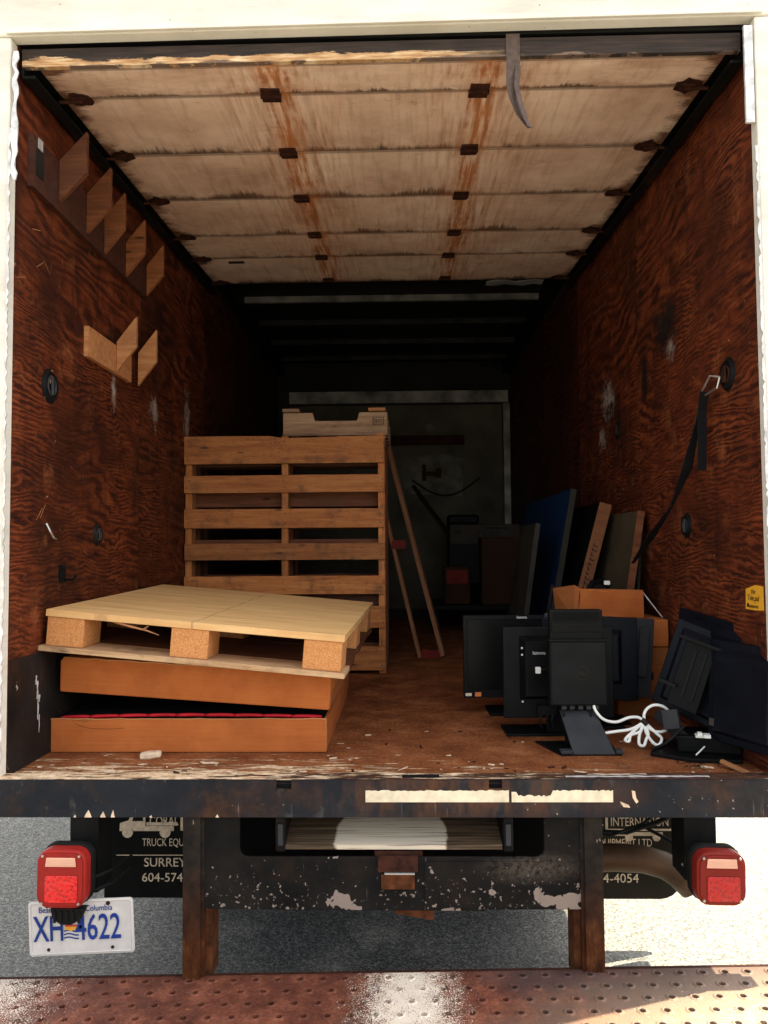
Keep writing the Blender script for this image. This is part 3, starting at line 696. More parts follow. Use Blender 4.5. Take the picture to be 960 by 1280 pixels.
# ---- bumper beam with slots
def slotted(x0, x1, z0, z1, slots):
    p = [(x0, z0), (x1, z0), (x1, z1)]
    for a, b, d in sorted(slots, reverse=True): p += [(b, z1), (b, z1-d), (a, z1-d), (a, z1)]
    return p+[(x0, z1)]
bx('slot_shade_fill', (-.33, -.27, -.0665, -.060, -.03, .0080), 'gap', T); bx('slot_shade_fill', (.305, .36, -.0665, -.060, -.03, .0080), 'gap', T)  # near-black boxes paint the shade inside the bumper slots
bb = MB().prism(slotted(-1.30, 1.30, -.097, .012, [(-.323, -.277, .026), (.313, .353, .026)]), -.080, -.068)
bb.box(-1.30, 1.30, -.0675, -.002, -.001, .0).box(-1.30, -.326, -.0675, -.002, .0005, .009).box(-.274, .31, -.0675, -.002, .0005, .009).box(.356, 1.30, -.0675, -.002, .0005, .009)
bb.box(-1.30, 1.30, -.0675, -.03, -.097, -.085)
bb = bb.build('bumper_beam', 'bumper', T)
bx('sill_plate', (-1.19, 1.19, -.066, .0015, .0093, .0105), 'sill', bb)
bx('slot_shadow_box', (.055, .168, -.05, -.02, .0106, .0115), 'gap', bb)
for (a, b, s_) in ((-.055, .372, 3), (.380, .68, 8)):
    rg = random.Random(s_); n_ = 44; p = [(a, -.052), (b, -.052)]
    for i in range(n_, -1, -1):
        x = a+(b-a)*i/n_; z = -.016-rg.uniform(0, .004)
        if s_ == 8 and .40 < x < .50: z = -.030-rg.uniform(0, .006)
        if s_ == 8 and x < .40: z = -.022
        p.append((x, z))
    MB().prism(p, -.0812, -.0802).build('reflective_tape', 'reflect', bb)
MB().prism([(.70, -.05), (.725, -.06), (.73, -.068), (.71, -.066)], -.0812, -.0802).build('paint_chip', 'conc', bb)
MB().prism([(.735, -.018), (.745, -.02), (.748, -.04), (.755, -.05), (.748, -.056), (.738, -.04)], -.0812, -.0802).build('paint_chip', 'conc', bb)
MB().prism(ragged(.55, .98, .0, .014, 26, .006, 6), .0092, .0102, 'z').build('worn_edge', 'tape', bb, loc=(0, -.045, .0015))
MB().prism(ragged(.62, .80, .0, .010, 12, .006, 7), .0092, .0102, 'z').build('worn_edge', 'conc', bb, loc=(0, -.02, .0015))
ch = MB()
for (cx, w_, h_) in ((-.89, .022, .022), (-.845, .016, .018), (-.815, .012, .022), (-.50, .010, .010), (-.93, .008, .008), (-.70, .009, .007)):
    ch.prism([(cx-w_/2, -.0968), (cx+w_/2, -.0968), (cx+w_*.3, -.097+h_*.5), (cx+.001, -.097+h_), (cx-w_*.35, -.097+h_*.4)], -.0812, -.0802)
ch.build('paint_chip', 'conc', bb)

# ---- lift frame: posts, cross plate, folding step
for (x0, x1, s_) in ((-.604, -.552, -1), (.594, .648, 1)):
    MB().box(x0, x1, -.076, -.066, -.585, -.098).box(*(sorted((x0 if s_ > 0 else x1, (x0 if s_ > 0 else x1)-s_*.010))), -.066, .06, -.585, -.098).build('lift_post', 'post', T)
    a = (-.550, -.523) if s_ < 0 else (.565, .592)
    bx('post_channel', (*a, -.045, .04, -.585, -.12), 'rust', T)
cp = [(-.550, -.100), (-.436, -.100), (-.436, -.195)]
cp += [(-.436+.025*(1-math.cos(a)), -.195-.025*math.sin(a)) for a in [R(k*18) for k in range(1, 6)]]
cp += [(.478-.025*(1-math.cos(a)), -.195-.025*math.sin(a)) for a in [R(k*18) for k in range(5, 0, -1)]]
cp += [(.478, -.195), (.478, -.100), (.592, -.100), (.592, -.372), (.30, -.374), (.296, -.378), (-.52, -.374), (-.550, -.372)]
xp = MB().prism(cp, -.062, -.052).build('cross_plate', 'cross', T, .002)
bx('plate_patch', (.12, .46, -.0665, -.0635, -.365, -.232), 'cross', xp)
tr = MB().prism([(-.30, -.138), (.345, -.138), (.345, -.207), (-.30, -.207)], -.03, -.028)
tr = MB().add([(-.31, .16, -.13), (.355, .16, -.13), (.355, -.045, -.190), (-.31, -.045, -.190), (-.31, .16, -.15), (.355, .16, -.15), (.355, -.045, -.204), (-.31, -.045, -.204)],
              [(0, 1, 2, 3), (7, 6, 5, 4), (0, 4, 5, 1), (1, 5, 6, 2), (2, 6, 7, 3), (3, 7, 4, 0)]).build('folding_step', 'tread', T)
for x in (-.33, .358): bx('step_arm', (x, x+.03, -.05, .16, -.212, -.108), 'black_steel', tr, .006)
for x in (-.322, .364): bx('arm_pin', (x, x+.016, -.058, -.051, -.19, -.125), 'greyplastic', tr, .003)
bx('step_cavity', (-.5, .55, .17, .19, -.38, -.10), 'gap', T)
bk = MB().prism([(-.03, -.208), (.115, -.208), (.115, -.305), (.0, -.310), (-.025, -.295)], -.050, -.044).build('centre_bracket', 'rustdark', T)
MB().box(-.02, .10, -.068, -.0625, -.262, -.215).build('bracket_plate', 'rustdark', bk)
MB().box(-.01, .09, -.068, -.0625, -.312, -.270).build('bracket_plate', 'rust', bk)
bx('bracket_pin', (.0, .09, -.072, -.063, -.268, -.264), 'galv', bk)
MB().prism([(.03, -.380), (.148, -.380), (.146, -.412), (.11, -.405), (.03, -.392)], -.05, -.02).build('hanging_bracket', 'rust', T, .002)

# ---- lowered perforated platform
def perforated(nx, ny, p, x0, y0):
    mb = MB(); r0, r1, dz = .0095, .0125, .003
    for j in range(ny):
        off = (p/2 if j % 2 else 0)
        for i in range(nx):
            cx, cy = x0+off+i*p, y0+j*p*.92; h = p/2; hy = p*.46; K = 8; vs = []; 
            for k in range(K):          # square ring
                a = 2*math.pi*k/K; c_, s_ = math.cos(a), math.sin(a); q = max(abs(c_), abs(s_))
                vs.append((cx+c_/q*h, cy+s_/q*hy, 0))
            for r, z in ((r1*1.5, 0), (r1, dz), (r0, dz*.6), (r0*.95, -.018)):
                vs += [(cx+r*math.cos(2*math.pi*k/K), cy+r*math.sin(2*math.pi*k/K), z) for k in range(K)]
            fs = [(a*K+k, a*K+(k+1) % K, (a+1)*K+(k+1) % K, (a+1)*K+k) for a in range(4) for k in range(K)]
            mb.add(vs, fs)
    return mb
pf = MB().box(-1.32, 1.32, -.98, -.04, -.036, -.020).build('lift_platform', 'gap', T, loc=(0, -.01, -.560), rot=(0, R(-1.2), 0))  # near-black base darkens the holes in place of shade
pd = perforated(40, 15, .0655, -1.30, -.919).build('perforated_deck', 'platform', pf, stuff=True)
bx('platform_edge', (-1.33, 1.33, -.048, -.038, -.05, .0015), 'rustdark', pf)

# ---- tail lights
def tail_light(x, z, w, h, lens, lamp, tilt=0):
    o = MB().prism(rrect(0, 0, w, h, .038), -.012, .030).build('tail_light', lamp, T, .006, loc=(x, -.125, z), rot=(0, tilt, 0))
    MB().prism(rrect(0, -.001, w+.006, h+.008, .040), .030, .058).build('lamp_housing', 'rubber', o, .004)
    MB().prism(rrect(0, 0, w-.018, h-.018, .030), -.0155, -.013).build('lens_rim', lamp, o, .003)
    MB().prism(rrect(.004*(1 if x > 0 else .6), -.026, w*.66, h*.46, .008), -.0185, -.016).build('lens', lens, o, .0015)
    zc = h*.31; w2 = w*.62
    MB().prism([(-w2/2, zc-.014), (w2/2, zc-.014), (w2/2-.003, zc+.012), (-w2/2+.003, zc+.012)], -.0185, -.016).build('reversing_lens', 'revlens', o, .0015)
    rb = MB()
    for k in range(1, 4): rb.box(-w2/2+.003, w2/2-.003, -.0195, -.0186, zc-.014+k*.0065-.0006, zc-.014+k*.0065+.0006)
    rb.build('lens_rib', 'revlens', o)
    sm = MB().disc((0, 0, 0), .0045, .0035, 0, -.003, 10, 'y').mesh('screw', 'steel')
    for sx in (-1, 1):
        for sz in (-1, 1): link('screw', sm, o, loc=(sx*(w/2-.019), -.0155, sz*(h/2-.016)))
    return o
tail_light(-.945, -.256, .146, .168, 'lens', 'lamp', R(.5)); tail_light(.970, -.252, .142, .151, 'lensr', 'lampr', R(1))
bx('lamp_bracket', (-.965, -.878, -.03, .08, -.34, -.085), 'black_steel', T); bx('lamp_bracket', (.905, 1.0, -.03, .08, -.30, -.085), 'black_steel', T)
for z in (-.285, -.325): MB().tube([(-.88, -.05, z), (-.85, .0, z), (-.82, .1, z+.003)], .0065, 6).build('lamp_wire', 'rubber', T)
# number plate lamp and plate
MB().prism([(-.99, -.352), (-.885, -.352), (-.90, -.385), (-.925, -.40), (-.955, -.40), (-.98, -.385)], -.11, -.075).build('plate_lamp', 'rubber', T, .003)
lg = MB()
for k in range(5): lg.box(-.977+k*.018, -.970+k*.018, -.114, -.110, -.392, -.358)
lg.build('plate_lamp_rib', 'plastic2', T)
pl = MB().prism(rrect(0, 0, .316, .160, .010), 0, .0015).build('licence_plate', 'platewhite', T, loc=(-.905, -.084, -.4165), rot=(0, R(-2.8), 0))
fr = MB(); 
a_ = rrect(0, 0, .312, .156, .010); b_ = rrect(0, 0, .303, .147, .009); n_ = len(a_)
fr.add([(x, -.0006, z) for x, z in a_]+[(x, -.0022, z) for x, z in b_]+[(x*.985, -.0006, z*.975) for x, z in b_], [(i, (i+1) % n_, (i+1) % n_+n_, i+n_) for i in range(n_)]+[(i+n_, (i+1) % n_+n_, (i+1) % n_+2*n_, i+2*n_) for i in range(n_)])
fr.build('embossed_rim', 'platewhite', pl)
text('XH', .105, (-.1435, -.0026, -.036), 'plateblue', pl, xs=.62, depth=.0012, bold=.0004)
text('4622', .105, (-.018, -.0026, -.036), 'plateblue', pl, xs=.66, depth=.0012, bold=.0004)
text('Beautiful British Columbia', .0245, (-.127, -.0016, .046), 'plateblue', pl, xs=.86, depth=.0004)
fg = MB()
for k in range(3): fg.add([(-.052+.011*i, -.0016, -.012-.010*k+.003*math.sin(i*1.3)) for i in range(5)]+[(-.052+.011*i, -.0016, -.008-.010*k+.003*math.sin(i*1.3)) for i in range(5)], [(i, i+1, i+6, i+5) for i in range(4)])
fg.build('flag_stripe', 'plateblue', pl)
fg = MB().add([(-.050, -.0018, -.004), (-.030, -.0018, -.010), (-.010, -.0018, -.003), (-.012, -.0018, .004), (-.030, -.0018, .002), (-.048, -.0018, .004)], [(0, 1, 2, 3, 4, 5)]).build('flag_sun', 'goldf', pl)
MB().add([(-.048, -.0020, .003), (-.012, -.0020, .003), (-.012, -.0020, .008), (-.048, -.0020, .008)], [(0, 1, 2, 3)]).build('flag_red', 'redf', pl)
for (x, z) in ((.083, .066), (-.10, .066), (.092, -.062), (-.10, -.062)): MB().disc((x, -.0008, z), .0065 if z > 0 else .005, .0065 if z > 0 else .005, 0, -.0012, 12, 'y').build('bolt_hole', 'ink', pl)

# ---- mud flaps with print
def mud_flap(x0, x1, mat, corner, ox):
    z0, z1 = -.708, -.10
    if corner:
        p = [(x0, z0)]+[(x1-.10+.10*math.sin(R(a)), z0+.12-.12*math.cos(R(a))) for a in range(0, 91, 15)]+[(x1, z1), (x0, z1)]
    else: p = [(x0, z0), (x1, z0), (x1, z1), (x0, z1)]
    o = MB().prism(p, .76, .775).build('mud_flap', mat, T, .002)
    Y = .7585
    def tx(s, sz, x, z, xs=1., al='LEFT'): return text(s, sz, (ox+x, Y, z), 'print', o, xs=xs, align=al, depth=.0006)
    tx('CORAL', .052, .134, -.417, .70); 
    bar = MB().box(ox+.262, ox+.272, Y-.001, Y, -.429, -.335).box(ox+.262, ox+.62, Y-.001, Y, -.438, -.430).build('logo_frame', 'print', o)
    tx('INTERNATION' if corner else 'INTERNATIONAL', .049, .282, -.419, .72)
    tx('TRUCK EQUIPMENT LTD', .044, .105, -.500, .70)
    MB().box(ox-.0, ox+.50, Y-.001, Y, -.538, -.535).build('rule_line', 'print', o)
    tx('SURREY  B.C.', .050, .112, -.582, 1.0); tx('604-574-4054', .050, .104, -.642, 1.02)
    # little lorry emblem: chassis, cab, box, two wheels
    e = MB().prism([(ox+.012, -.440), (ox+.235, -.440), (ox+.235, -.420), (ox+.118, -.420), (ox+.118, -.372), (ox+.062, -.372), (ox+.048, -.398), (ox+.014, -.408)], Y-.001, Y)
    e.prism([(ox+.122, -.418), (ox+.250, -.418), (ox+.250, -.405), (ox+.122, -.405)], Y-.001, Y)
    e.build('lorry_emblem', 'print', o)
    for cx in (ox+.046, ox+.200): MB().disc((cx, Y-.0035, -.444), .0225, .0225, 0, .002, 16, 'y').build('emblem_wheel', 'print', o)
    MB().prism([(ox+.064, -.400), (ox+.108, -.400), (ox+.108, -.380), (ox+.070, -.380)], Y-.0018, Y-.0012).build('emblem_window', mat, o)
    return o

o1 = mud_flap(-1.162, -.60, 'flap', False, -1.112)
o2 = mud_flap(.60, 1.187, 'flap2', True, .61)
for c in list(o2.children):            # right flap: same print shifted so that its right part shows
    if c.name.startswith('lorry') or c.name.startswith('emblem'): bpy.data.objects.remove(c)
MB().box(.90, 1.10, .756, .7585, -.457, -.443).build('logo_band', 'print', o2)
for cx in (.965, 1.075): MB().disc((cx, .7555, -.463), .016, .016, 0, .002, 14, 'y').build('emblem_wheel', 'print', o2)
# exhaust tail pipe, wiring
ep = MB().tube([(.45, .30, -.378), (.60, .30, -.370), (.78, .30, -.362), (.88, .30, -.368), (.95, .30, -.388), (1.00, .30, -.42), (1.04, .30, -.46)], .045, 20)
ep.build('exhaust_pipe', 'exhaust', T, smooth=True)
MB().tube([(.62, .4, -.29), (.74, .42, -.318), (.86, .42, -.322), (.96, .40, -.28), (1.10, .3, -.17)], .008, 6).tube([(.92, .42, -.30), (1.0, .35, -.33), (1.06, .2, -.37)], .006, 6).tube([(.66, .42, -.315), (.8, .4, -.325), (.92, .42, -.29), (1.1, .42, -.15)], .005, 6).build('loose_wiring', 'rubber', T)
bx('flap_hanger', (1.12, 1.155, .60, .715, -.62, -.10), 'black_steel', T)
# chassis under the box
for sx in (-1, 1): bx('chassis_rail', (min(sx*.38, sx*.45), max(sx*.38, sx*.45), .20, DEP+2.0, -.34, -.10), 'black_steel', T)
for k in range(9): bx('cross_member', (-1.2, 1.2, .5+k*.6, .56+k*.6, -.099, -.091), 'black_steel', T)
MB().tube([(-1.1, 1.75, -.46), (1.1, 1.75, -.46)], .07, 12).build('rear_axle', 'black_steel', T)
for x in (-1.10, -.82, .60, .88):
    wv = MB().disc((x, 1.75, -.47), .43, .43, 0, .22, 32, 'x', hole=.24).build('wheel', 'rubber', T, .02)
    MB().disc((x+.05, 1.75, -.47), .24, .24, 0, .12, 24, 'x').build('wheel_rim', 'galv', wv)
cabm = MB().prism([(DEP+.35, -.45), (DEP+2.6, -.45), (DEP+2.6, .35), (DEP+1.9, .55), (DEP+1.6, 1.35), (DEP+.35, 1.45)], -1.05, 1.05, 'x').build('cab', 'skin', T, .05)
for x in (-1.05, .80): MB().disc((x, DEP+1.4, -.47), .43, .43, 0, .25, 32, 'x', hole=.2).build('wheel', 'rubber', T, .02)

# ------------------------------------------------------------------ pallets
def nails(mb, x, z, y): mb.disc((x, y, z), .0035, .003, 0, -.0012, 6, 'y')
def standing_pallet(loc, rot, label, wood, w=1.14, h=1.35, group='wooden slatted pallets stood on end', lighter=True, seed=1):
    t = thing('wooden_pallet', label, 'pallet', loc, rot, group); q = random.Random(seed)
    for x in (0.018, w/2, w-.018):
        o = bx('stringer', (0, h, -.045, .045, -.019, .019), wood, t, .002, loc=(x, .068, 0), rot=(0, -math.pi/2, 0))
    zs = ((.02, .155), (.258, .38), (.447, .552), (.642, .738), (.824, .934), (1.025, 1.126), (1.19, 1.351))
    nl = MB()
    for i, (a, b) in enumerate(zs):
        dx = q.uniform(-.004, .004)
        n_ = 14; p = [(dx, 0), (w+dx, 0)]
        for k in range(n_, -1, -1):
            u = k/n_; p.append((dx+w*u, (b-a)-(.012+.006*math.sin(u*5) if i == 6 and .45 < u < .93 else 0)-q.uniform(0, .003)))
        MB().prism(p, -.010, .010).build('deck_board', wood, t, .0015, loc=(0, .012+q.uniform(-.0015, .0015), a+q.uniform(-.002, .002)), rot=(0, q.uniform(-.002, .002), 0))
        for x in (.018, w/2, w-.018):
            for zz in (a+.03, b-.03): nails(nl, x+q.uniform(-.008, .008), zz, .0015)
    nl.build('nails', 'ink', t, stuff=True)
    for (a, b) in ((.03, .13), (.35, .45), (.66, .76), (.95, 1.05), (1.2, 1.33)):
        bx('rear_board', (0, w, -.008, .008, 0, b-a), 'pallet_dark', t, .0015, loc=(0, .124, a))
    return t
s1 = standing_pallet((-1.172, 1.93, 0), (0, 0, R(.3)), 'slatted orange wood pallet standing on end in front, with seven boards facing out', 'pallet')
stm = MB(); q = random.Random(5)
for i in range(3):
    for k in range(5):
        for d in range(5):
            if q.random() < .75: stm.box(-.066+i*.022+d*.0028, -.0645+i*.022+d*.0028, -.0008, 0, .022+k*.026+(d % 2)*.006, .0275+k*.026+(d % 2)*.006)
stm.build('stamped_ink', 'ink', s1, loc=(.555, .0005, 1.20))
MB().box(0, .04, 0, .02, 0, .045).build('stringer_end', 'pallet', s1, loc=(1.098, .03, 1.32))
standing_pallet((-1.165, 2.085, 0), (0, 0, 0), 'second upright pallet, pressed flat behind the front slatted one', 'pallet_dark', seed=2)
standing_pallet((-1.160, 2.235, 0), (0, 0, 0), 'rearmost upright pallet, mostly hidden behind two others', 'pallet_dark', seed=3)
# short notched pallet lying on the upright ones
t = thing('short_pallet', 'small weathered grey-brown pallet with a notched side lying on top of the upright pallets', 'pallet', (-.636, 2.10, 1.356), (0, 0, R(-1)))
for y in (.03, .30, .57):
    MB().prism([(0, .035), (.62, .035), (.62, .155), (.455, .155), (.44, .105), (.19, .105), (.175, .155), (0, .155)], -.019, .019).build('notched_stringer', 'pallet_grey', t, .002, loc=(0, y, 0))
for i, y in enumerate((.0, .13, .27, .42, .54)): bx('bottom_board', (0, .62, 0, .085, .015, .033), 'pallet_grey', t, .002, loc=(0, y-.01, 0))
for i, x in enumerate((.03, .19, .30, .40)): bx('foot_block', (x+.02, x+.075, -.008, .05, -.03, .014), 'pallet_dark', t, .002)
bx('foot_block', (.50, .612, -.01, .05, -.004, .014), 'hook', t, .002)
for a, b in ((0, .10), (.51, .61)): bx('top_board', (a, b, -.02, .60, .157, .176), 'pallet_grey' if a == 0 else 'hook', t, .002)
MB().box(.535, .60, -.0205, -.0195, .075, .078).box(.535, .60, -.0205, -.0195, .117, .120).box(.535, .538, -.0205, -.0195, .075, .12).box(.597, .60, -.0205, -.0195, .075, .12).build('stamped_mark', 'ink', t)
text('DB-HT', .028, (.540, -.0198, .087), 'ink', t, xs=.60, depth=.0004).name = 'stamped_mark'

# plywood-topped block pallet lying tilted on the flat cartons
tl = Euler((R(1.6), R(5.0), R(-2.6)), 'XYZ')
t = thing('block_pallet', 'pale plywood-topped block pallet lying tilted on two flat cardboard cartons', 'pallet', (-.628, .74, .347), tl)
W2, D2 = .515, .56
top = MB().box(-W2, W2, -D2, D2, .106, .130).build('plywood_deck', 'plytop', t, .002)
bx('bottom_sheet', (-W2-.012, W2+.01, -D2-.01, -D2+.14, -.012, .006), 'palebottom', t, .002)
for y in (-.06, D2-.13): bx('bottom_sheet', (-W2-.004, W2+.004, y, y+.13, -.012, .006), 'pallet_dark', t, .002)  # inner boards darkened: shade of the pallet cavity put into the colour
for x in (-W2, -.05, W2-.12): bx('bottom_runner', (x+.001, x+.118, -D2+.141, D2-.131, -.012, .0055), 'pallet_dark', t)
bx('under_sheet', (-W2+.12, W2-.121, -D2+.142, D2-.132, -.010, .004), 'pallet_dark', t)  # added dark sheet deepens the painted cavity shade
bm_ = MB().box(0, .13, 0, .14, .0065, .1055).mesh('corner_block', 'block')
for x in (-W2+.006, -.075, W2-.136):
    for y in (-D2+.004, -.07, D2-.145): link('wood_block', bm_, t, .003, loc=(x, y, 0))
MB().tube([(-.28, -D2+.01, .105), (-.22, -D2-.004, .098), (-.16, -D2+.0, .088), (-.11, -D2-.012, .078)], [.003, .004, .003, .001], 5).tube([(-.17, -D2, .09), (-.15, -D2-.01, .104)], [.004, .001], 5).build('splinter', 'stick', t)

# flat cartons
def carton(dims, mat, parent, open_top=False):
    pass
t = thing('flat_carton', 'flat open orange-brown carton on the floor, red packing showing along its rim', 'cardboard box', (-.69, .28, .002), (0, 0, R(-.3)))
w, d, h, k = .482, 1.0, .115, .006
bx('carton_front', (-w, w, 0, k, 0, h), 'card', t, .002)
cf = MB().prism([(-w+.0, h), (-w+.08, h-.004), (-w+.12, h-.012), (-w+.16, h-.0), (-w+.15, h+.002), (-w, h+.003)], -.001, 0).build('torn_lip', 'card2', t)
bx('carton_back', (-w, w, d-k, d, 0, h), 'card', t); bx('carton_side', (-w, -w+k, k, d-k, 0, h-.012), 'card', t)
MB().add([(w-k, k, 0), (w, k, 0), (w, d-k, 0), (w-k, d-k, 0), (w-k, k, h), (w+.004, k, h), (w+.012, d-k, h+.01), (w+.006, d-k, h+.01)], [(0, 1, 2, 3), (4, 7, 6, 5), (0, 4, 5, 1), (1, 5, 6, 2), (2, 6, 7, 3), (3, 7, 4, 0)]).build('carton_side', 'card', t)
bx('carton_base', (-w+k, w-k, k, d-k, 0, .004), 'card', t)
MB().tube([(-w+.06+.03*math.cos(a)*3, -.0012, h-.03-.018*math.sin(a)) for a in [R(200-12*i) for i in range(16)]] and [(-w+.075, -.0008, h-.006), (-w+.10, -.0008, h-.022), (-w+.14, -.0008, h-.033), (-w+.21, -.0008, h-.035), (-w+.26, -.0008, h-.032)], .0013, 5).build('crease', 'card2', t)
q = random.Random(8); pts = [(-w+.965*k/24*2*w/.965, -.0006, h-.0005+q.uniform(-.002, .0015)) for k in range(25)]
MB().tube(pts, .0016, 5).build('worn_edge', 'cardpale', t)
MB().tube([(w+.0005, -.0006, .003+(h-.004)*k/6) for k in range(7)], .0013, 5).build('worn_edge', 'cardpale', t)
rp = MB(); q = random.Random(2)
for i in range(9):
    x = -w+.028+i*.102
    pts = [(x+.104*u, .020+.003*u, h+.0005+.0015*math.sin(math.pi*u)+.007*math.sin(math.pi*(i+u)/9)) for u in (0, .15, .3, .5, .7, .85, 1)]
    rp.tube(pts, [.0045, .006, .0062, .006, .0062, .006, .0045], 8)
tag(rp.build('packing_roll', 'red', None, smooth=True, loc=(-.69, .28, .002)), 'row of shiny red foil packing rolls lying along the rim of the lower carton', 'packaging')
bx('carton_shade_block', (-1.162, -.222, .315, 1.262, .075, .1155), 'gap', None) and tag(bpy.data.objects['carton_shade_block'], 'added dark block painting in the shade inside the open lower carton', 'packaging')  # near-black filler stands in for shade inside the carton

tl2 = Euler((R(1.5), R(3.5), R(-1.6)), 'XYZ')
t = thing('flat_carton', 'closed flat orange-brown carton tilted between the plywood pallet and the open carton', 'cardboard box', (-.675, .29, .178), tl2)
w, h, d = .478, .121, .95
MB().prism([(-w, 0), (w+.002, -.004), (w+.004, h-.006), (w-.004, h+.0), (.2, h+.004), (-.3, h+.003), (-w+.006, h), (-w-.004, h-.012)], 0, d).build('carton_body', 'card', t, .005)
q = random.Random(9); MB().tube([(-w+.008+k/24*(2*w-.014), -.0003, h+.001+q.uniform(-.002, .002)) for k in range(25)], .0018, 5).build('worn_edge', 'cardpale', t)
MB().prism([(.0, .01), (.03, .02), (.05, .0), (.07, .06), (.10, .03), (.14, .08), (.13, .005)], w+.003, w+.006, 'x').build('crumpled_corner', 'card2', t)
MB().box(w+.002, w+.005, .003, d-.01, .001, .05).build('side_flap', 'card2', t)

# ------------------------------------------------------------------ wooden frame leaning by the pallets
t = thing('strip_frame', 'narrow easel of two wood strips with red foot leaning beside the upright pallets', 'framework', (0, 0, 0))
def strip(p0, p1, w, th, mat, par, name):
    p0, p1 = Vector(p0), Vector(p1); d = p1-p0; L_ = d.length
    o = MB().box(0, L_, -th/2, th/2, -w/2, w/2).build(name, mat, par, .002)
    o.location = p0; o.rotation_euler = d.to_track_quat('X', 'Z').to_euler(); return o
strip((.325, 2.57, .012), (-.03, 2.66, 1.42), .028, .045, 'stick', t, 'frame_strip')
strip((.176, 2.57, .003), (-.05, 2.62, .98), .022, .035, 'stick', t, 'frame_strip')
MB().prism([(.18, .0), (.33, .0), (.325, .055), (.25, .045), (.19, .06)], 2.575, 2.60).build('red_foot', 'redpaint', t)
MB().box(-.0, .09, 2.585, 2.60, .70, .755).build('red_brace', 'redpaint', t)

# ------------------------------------------------------------------ leaning boards on the right
def board(name, label, cat, xb, zt, xt, y0, y1, th, mat, edge, group='boards leaning on the right wall'):
    """bottom edge at (xb, 0), top at (xt, zt) leaning right, from y0 to y1"""
    L_ = math.hypot(xt-xb, zt); a = math.atan2(xt-xb, zt)
    t = thing(name, label, cat, (xb, y0, 0), (0, a, 0), group)
    bx('board_face', (0, th, .012, y1-y0, .0, L_), mat, t, .002)
    bx('board_edge', (-.001, th+.001, 0, .011, .0, L_+.001), edge, t, .001)
    return t
board('leaning_board', 'narrow dull grey panel leaning left of the blue board', 'board', .615, .825, .735, 1.45, 1.95, .022, 'greyboard', 'greyboard')
b = board('blue_board', 'large flat blue board with grey edge leaning to the right', 'board', .745, 1.0, .925, 1.5, 2.9, .028, 'blue', 'greyboard')
MB().box(-.012, 0, .05, .065, .18, .52).build('board_handle', 'ink', b)
b = board('wood_edged_board', 'black board with thick orange-brown wooden edge between the blue and olive boards', 'board', .79, .925, 1.045, 1.4, 2.05, .058, 'plastic', 'orangeedge')
m = MB(); q = random.Random(31)
for i in range(11):
    z = .50+i*.024; m.box(.018, .018+q.uniform(.012, .03), -.0016, -.0011, z, z+.005).box(.018, .023, -.0016, -.0011, z, z+.016)
m.build('edge_print', 'ink', b, stuff=True)
b = board('leaning_board', 'dull olive panel nearest the right wall behind the open cardboard box', 'board', .985, .865, 1.125, 1.06, 1.6, .03, 'olive', 'pallet_dark')
b = board('dark_sheet', 'thin dark sheet pressed between olive panel and right wall', 'board', 1.09, .82, 1.145, 1.10, 1.75, .012, 'greyboard', 'greyboard')

# ------------------------------------------------------------------ cartons behind the monitors
t = thing('carton_stack', 'brown taped cardboard carton standing on the floor behind the right monitors', 'cardboard box', (.955, .84, 0))
bx('carton_body', (0, .215, 0, .42, 0, .285), 'card2', t, .004)
MB().box(.004, .211, -.0012, 0, .20, .206).box(.004, .211, -.0012, 0, .135, .138).build('carton_seam', 'card', t)
MB().box(.12, .135, -.0012, 0, .15, .16).box(.12, .133, -.0012, 0, .165, .18).box(.14, .15, -.0012, 0, .15, .18).build('printed_mark', 'ink', t)
t = thing('upper_carton', 'second brown cardboard carton stacked under the open-topped box', 'cardboard box', (.955, .835, .287))
bx('carton_body', (0, .215, 0, .42, 0, .112), 'card', t, .004)
t = thing('open_box', 'open orange cardboard box with raised flaps on top of the brown cartons', 'cardboard box', (.80, .93, .40))
MB().prism([(.02, .0), (.30, .0), (.298, .118), (.024, .125)], 0, .006).build('front_flap', 'card', t)
MB().add([(.0, .0, 0), (.02, 0, 0), (.03, .0, .125), (-.05, .15, .02), (-.06, .15, .12), (.01, .02, .14)], [(0, 2, 5), (0, 5, 4, 3), (0, 1, 2)]).build('side_flap', 'card2', t)
bx('box_side', (.29, .296, .007, .30, 0, .10), 'card2', t); bx('box_side', (.02, .026, .007, .30, 0, .08), 'card2', t); bx('box_back', (.02, .296, .30, .306, 0, .08), 'card2', t)
bx('box_base', (.02, .296, .007, .30, 0, .005), 'card2', t)
MB().tube([(.30, .02, .11), (.34, .0, .05), (.375, -.01, .0)], .0025, 5).build('loose_tape', 'tape', t)
c_ = MB().tube([(.07, .05, .11), (.09, .04, .15), (.14, .05, .155), (.17, .05, .13)], .012, 7).box(.10, .16, .05, .09, .10, .145)
tag(c_.build('cable_bundle', 'plastic', None, loc=(.80, .93, .40)), 'black cables and plug poking out of the open orange box', 'cable')
tag(MB().box(.135, .160, .035, .05, .135, .152, Matrix.Rotation(.2, 4, 'X')).build('white_plug', 'white', None, .003, loc=(.80, .93, .40)), 'small white plug lying on the cables in the open box', 'plug')

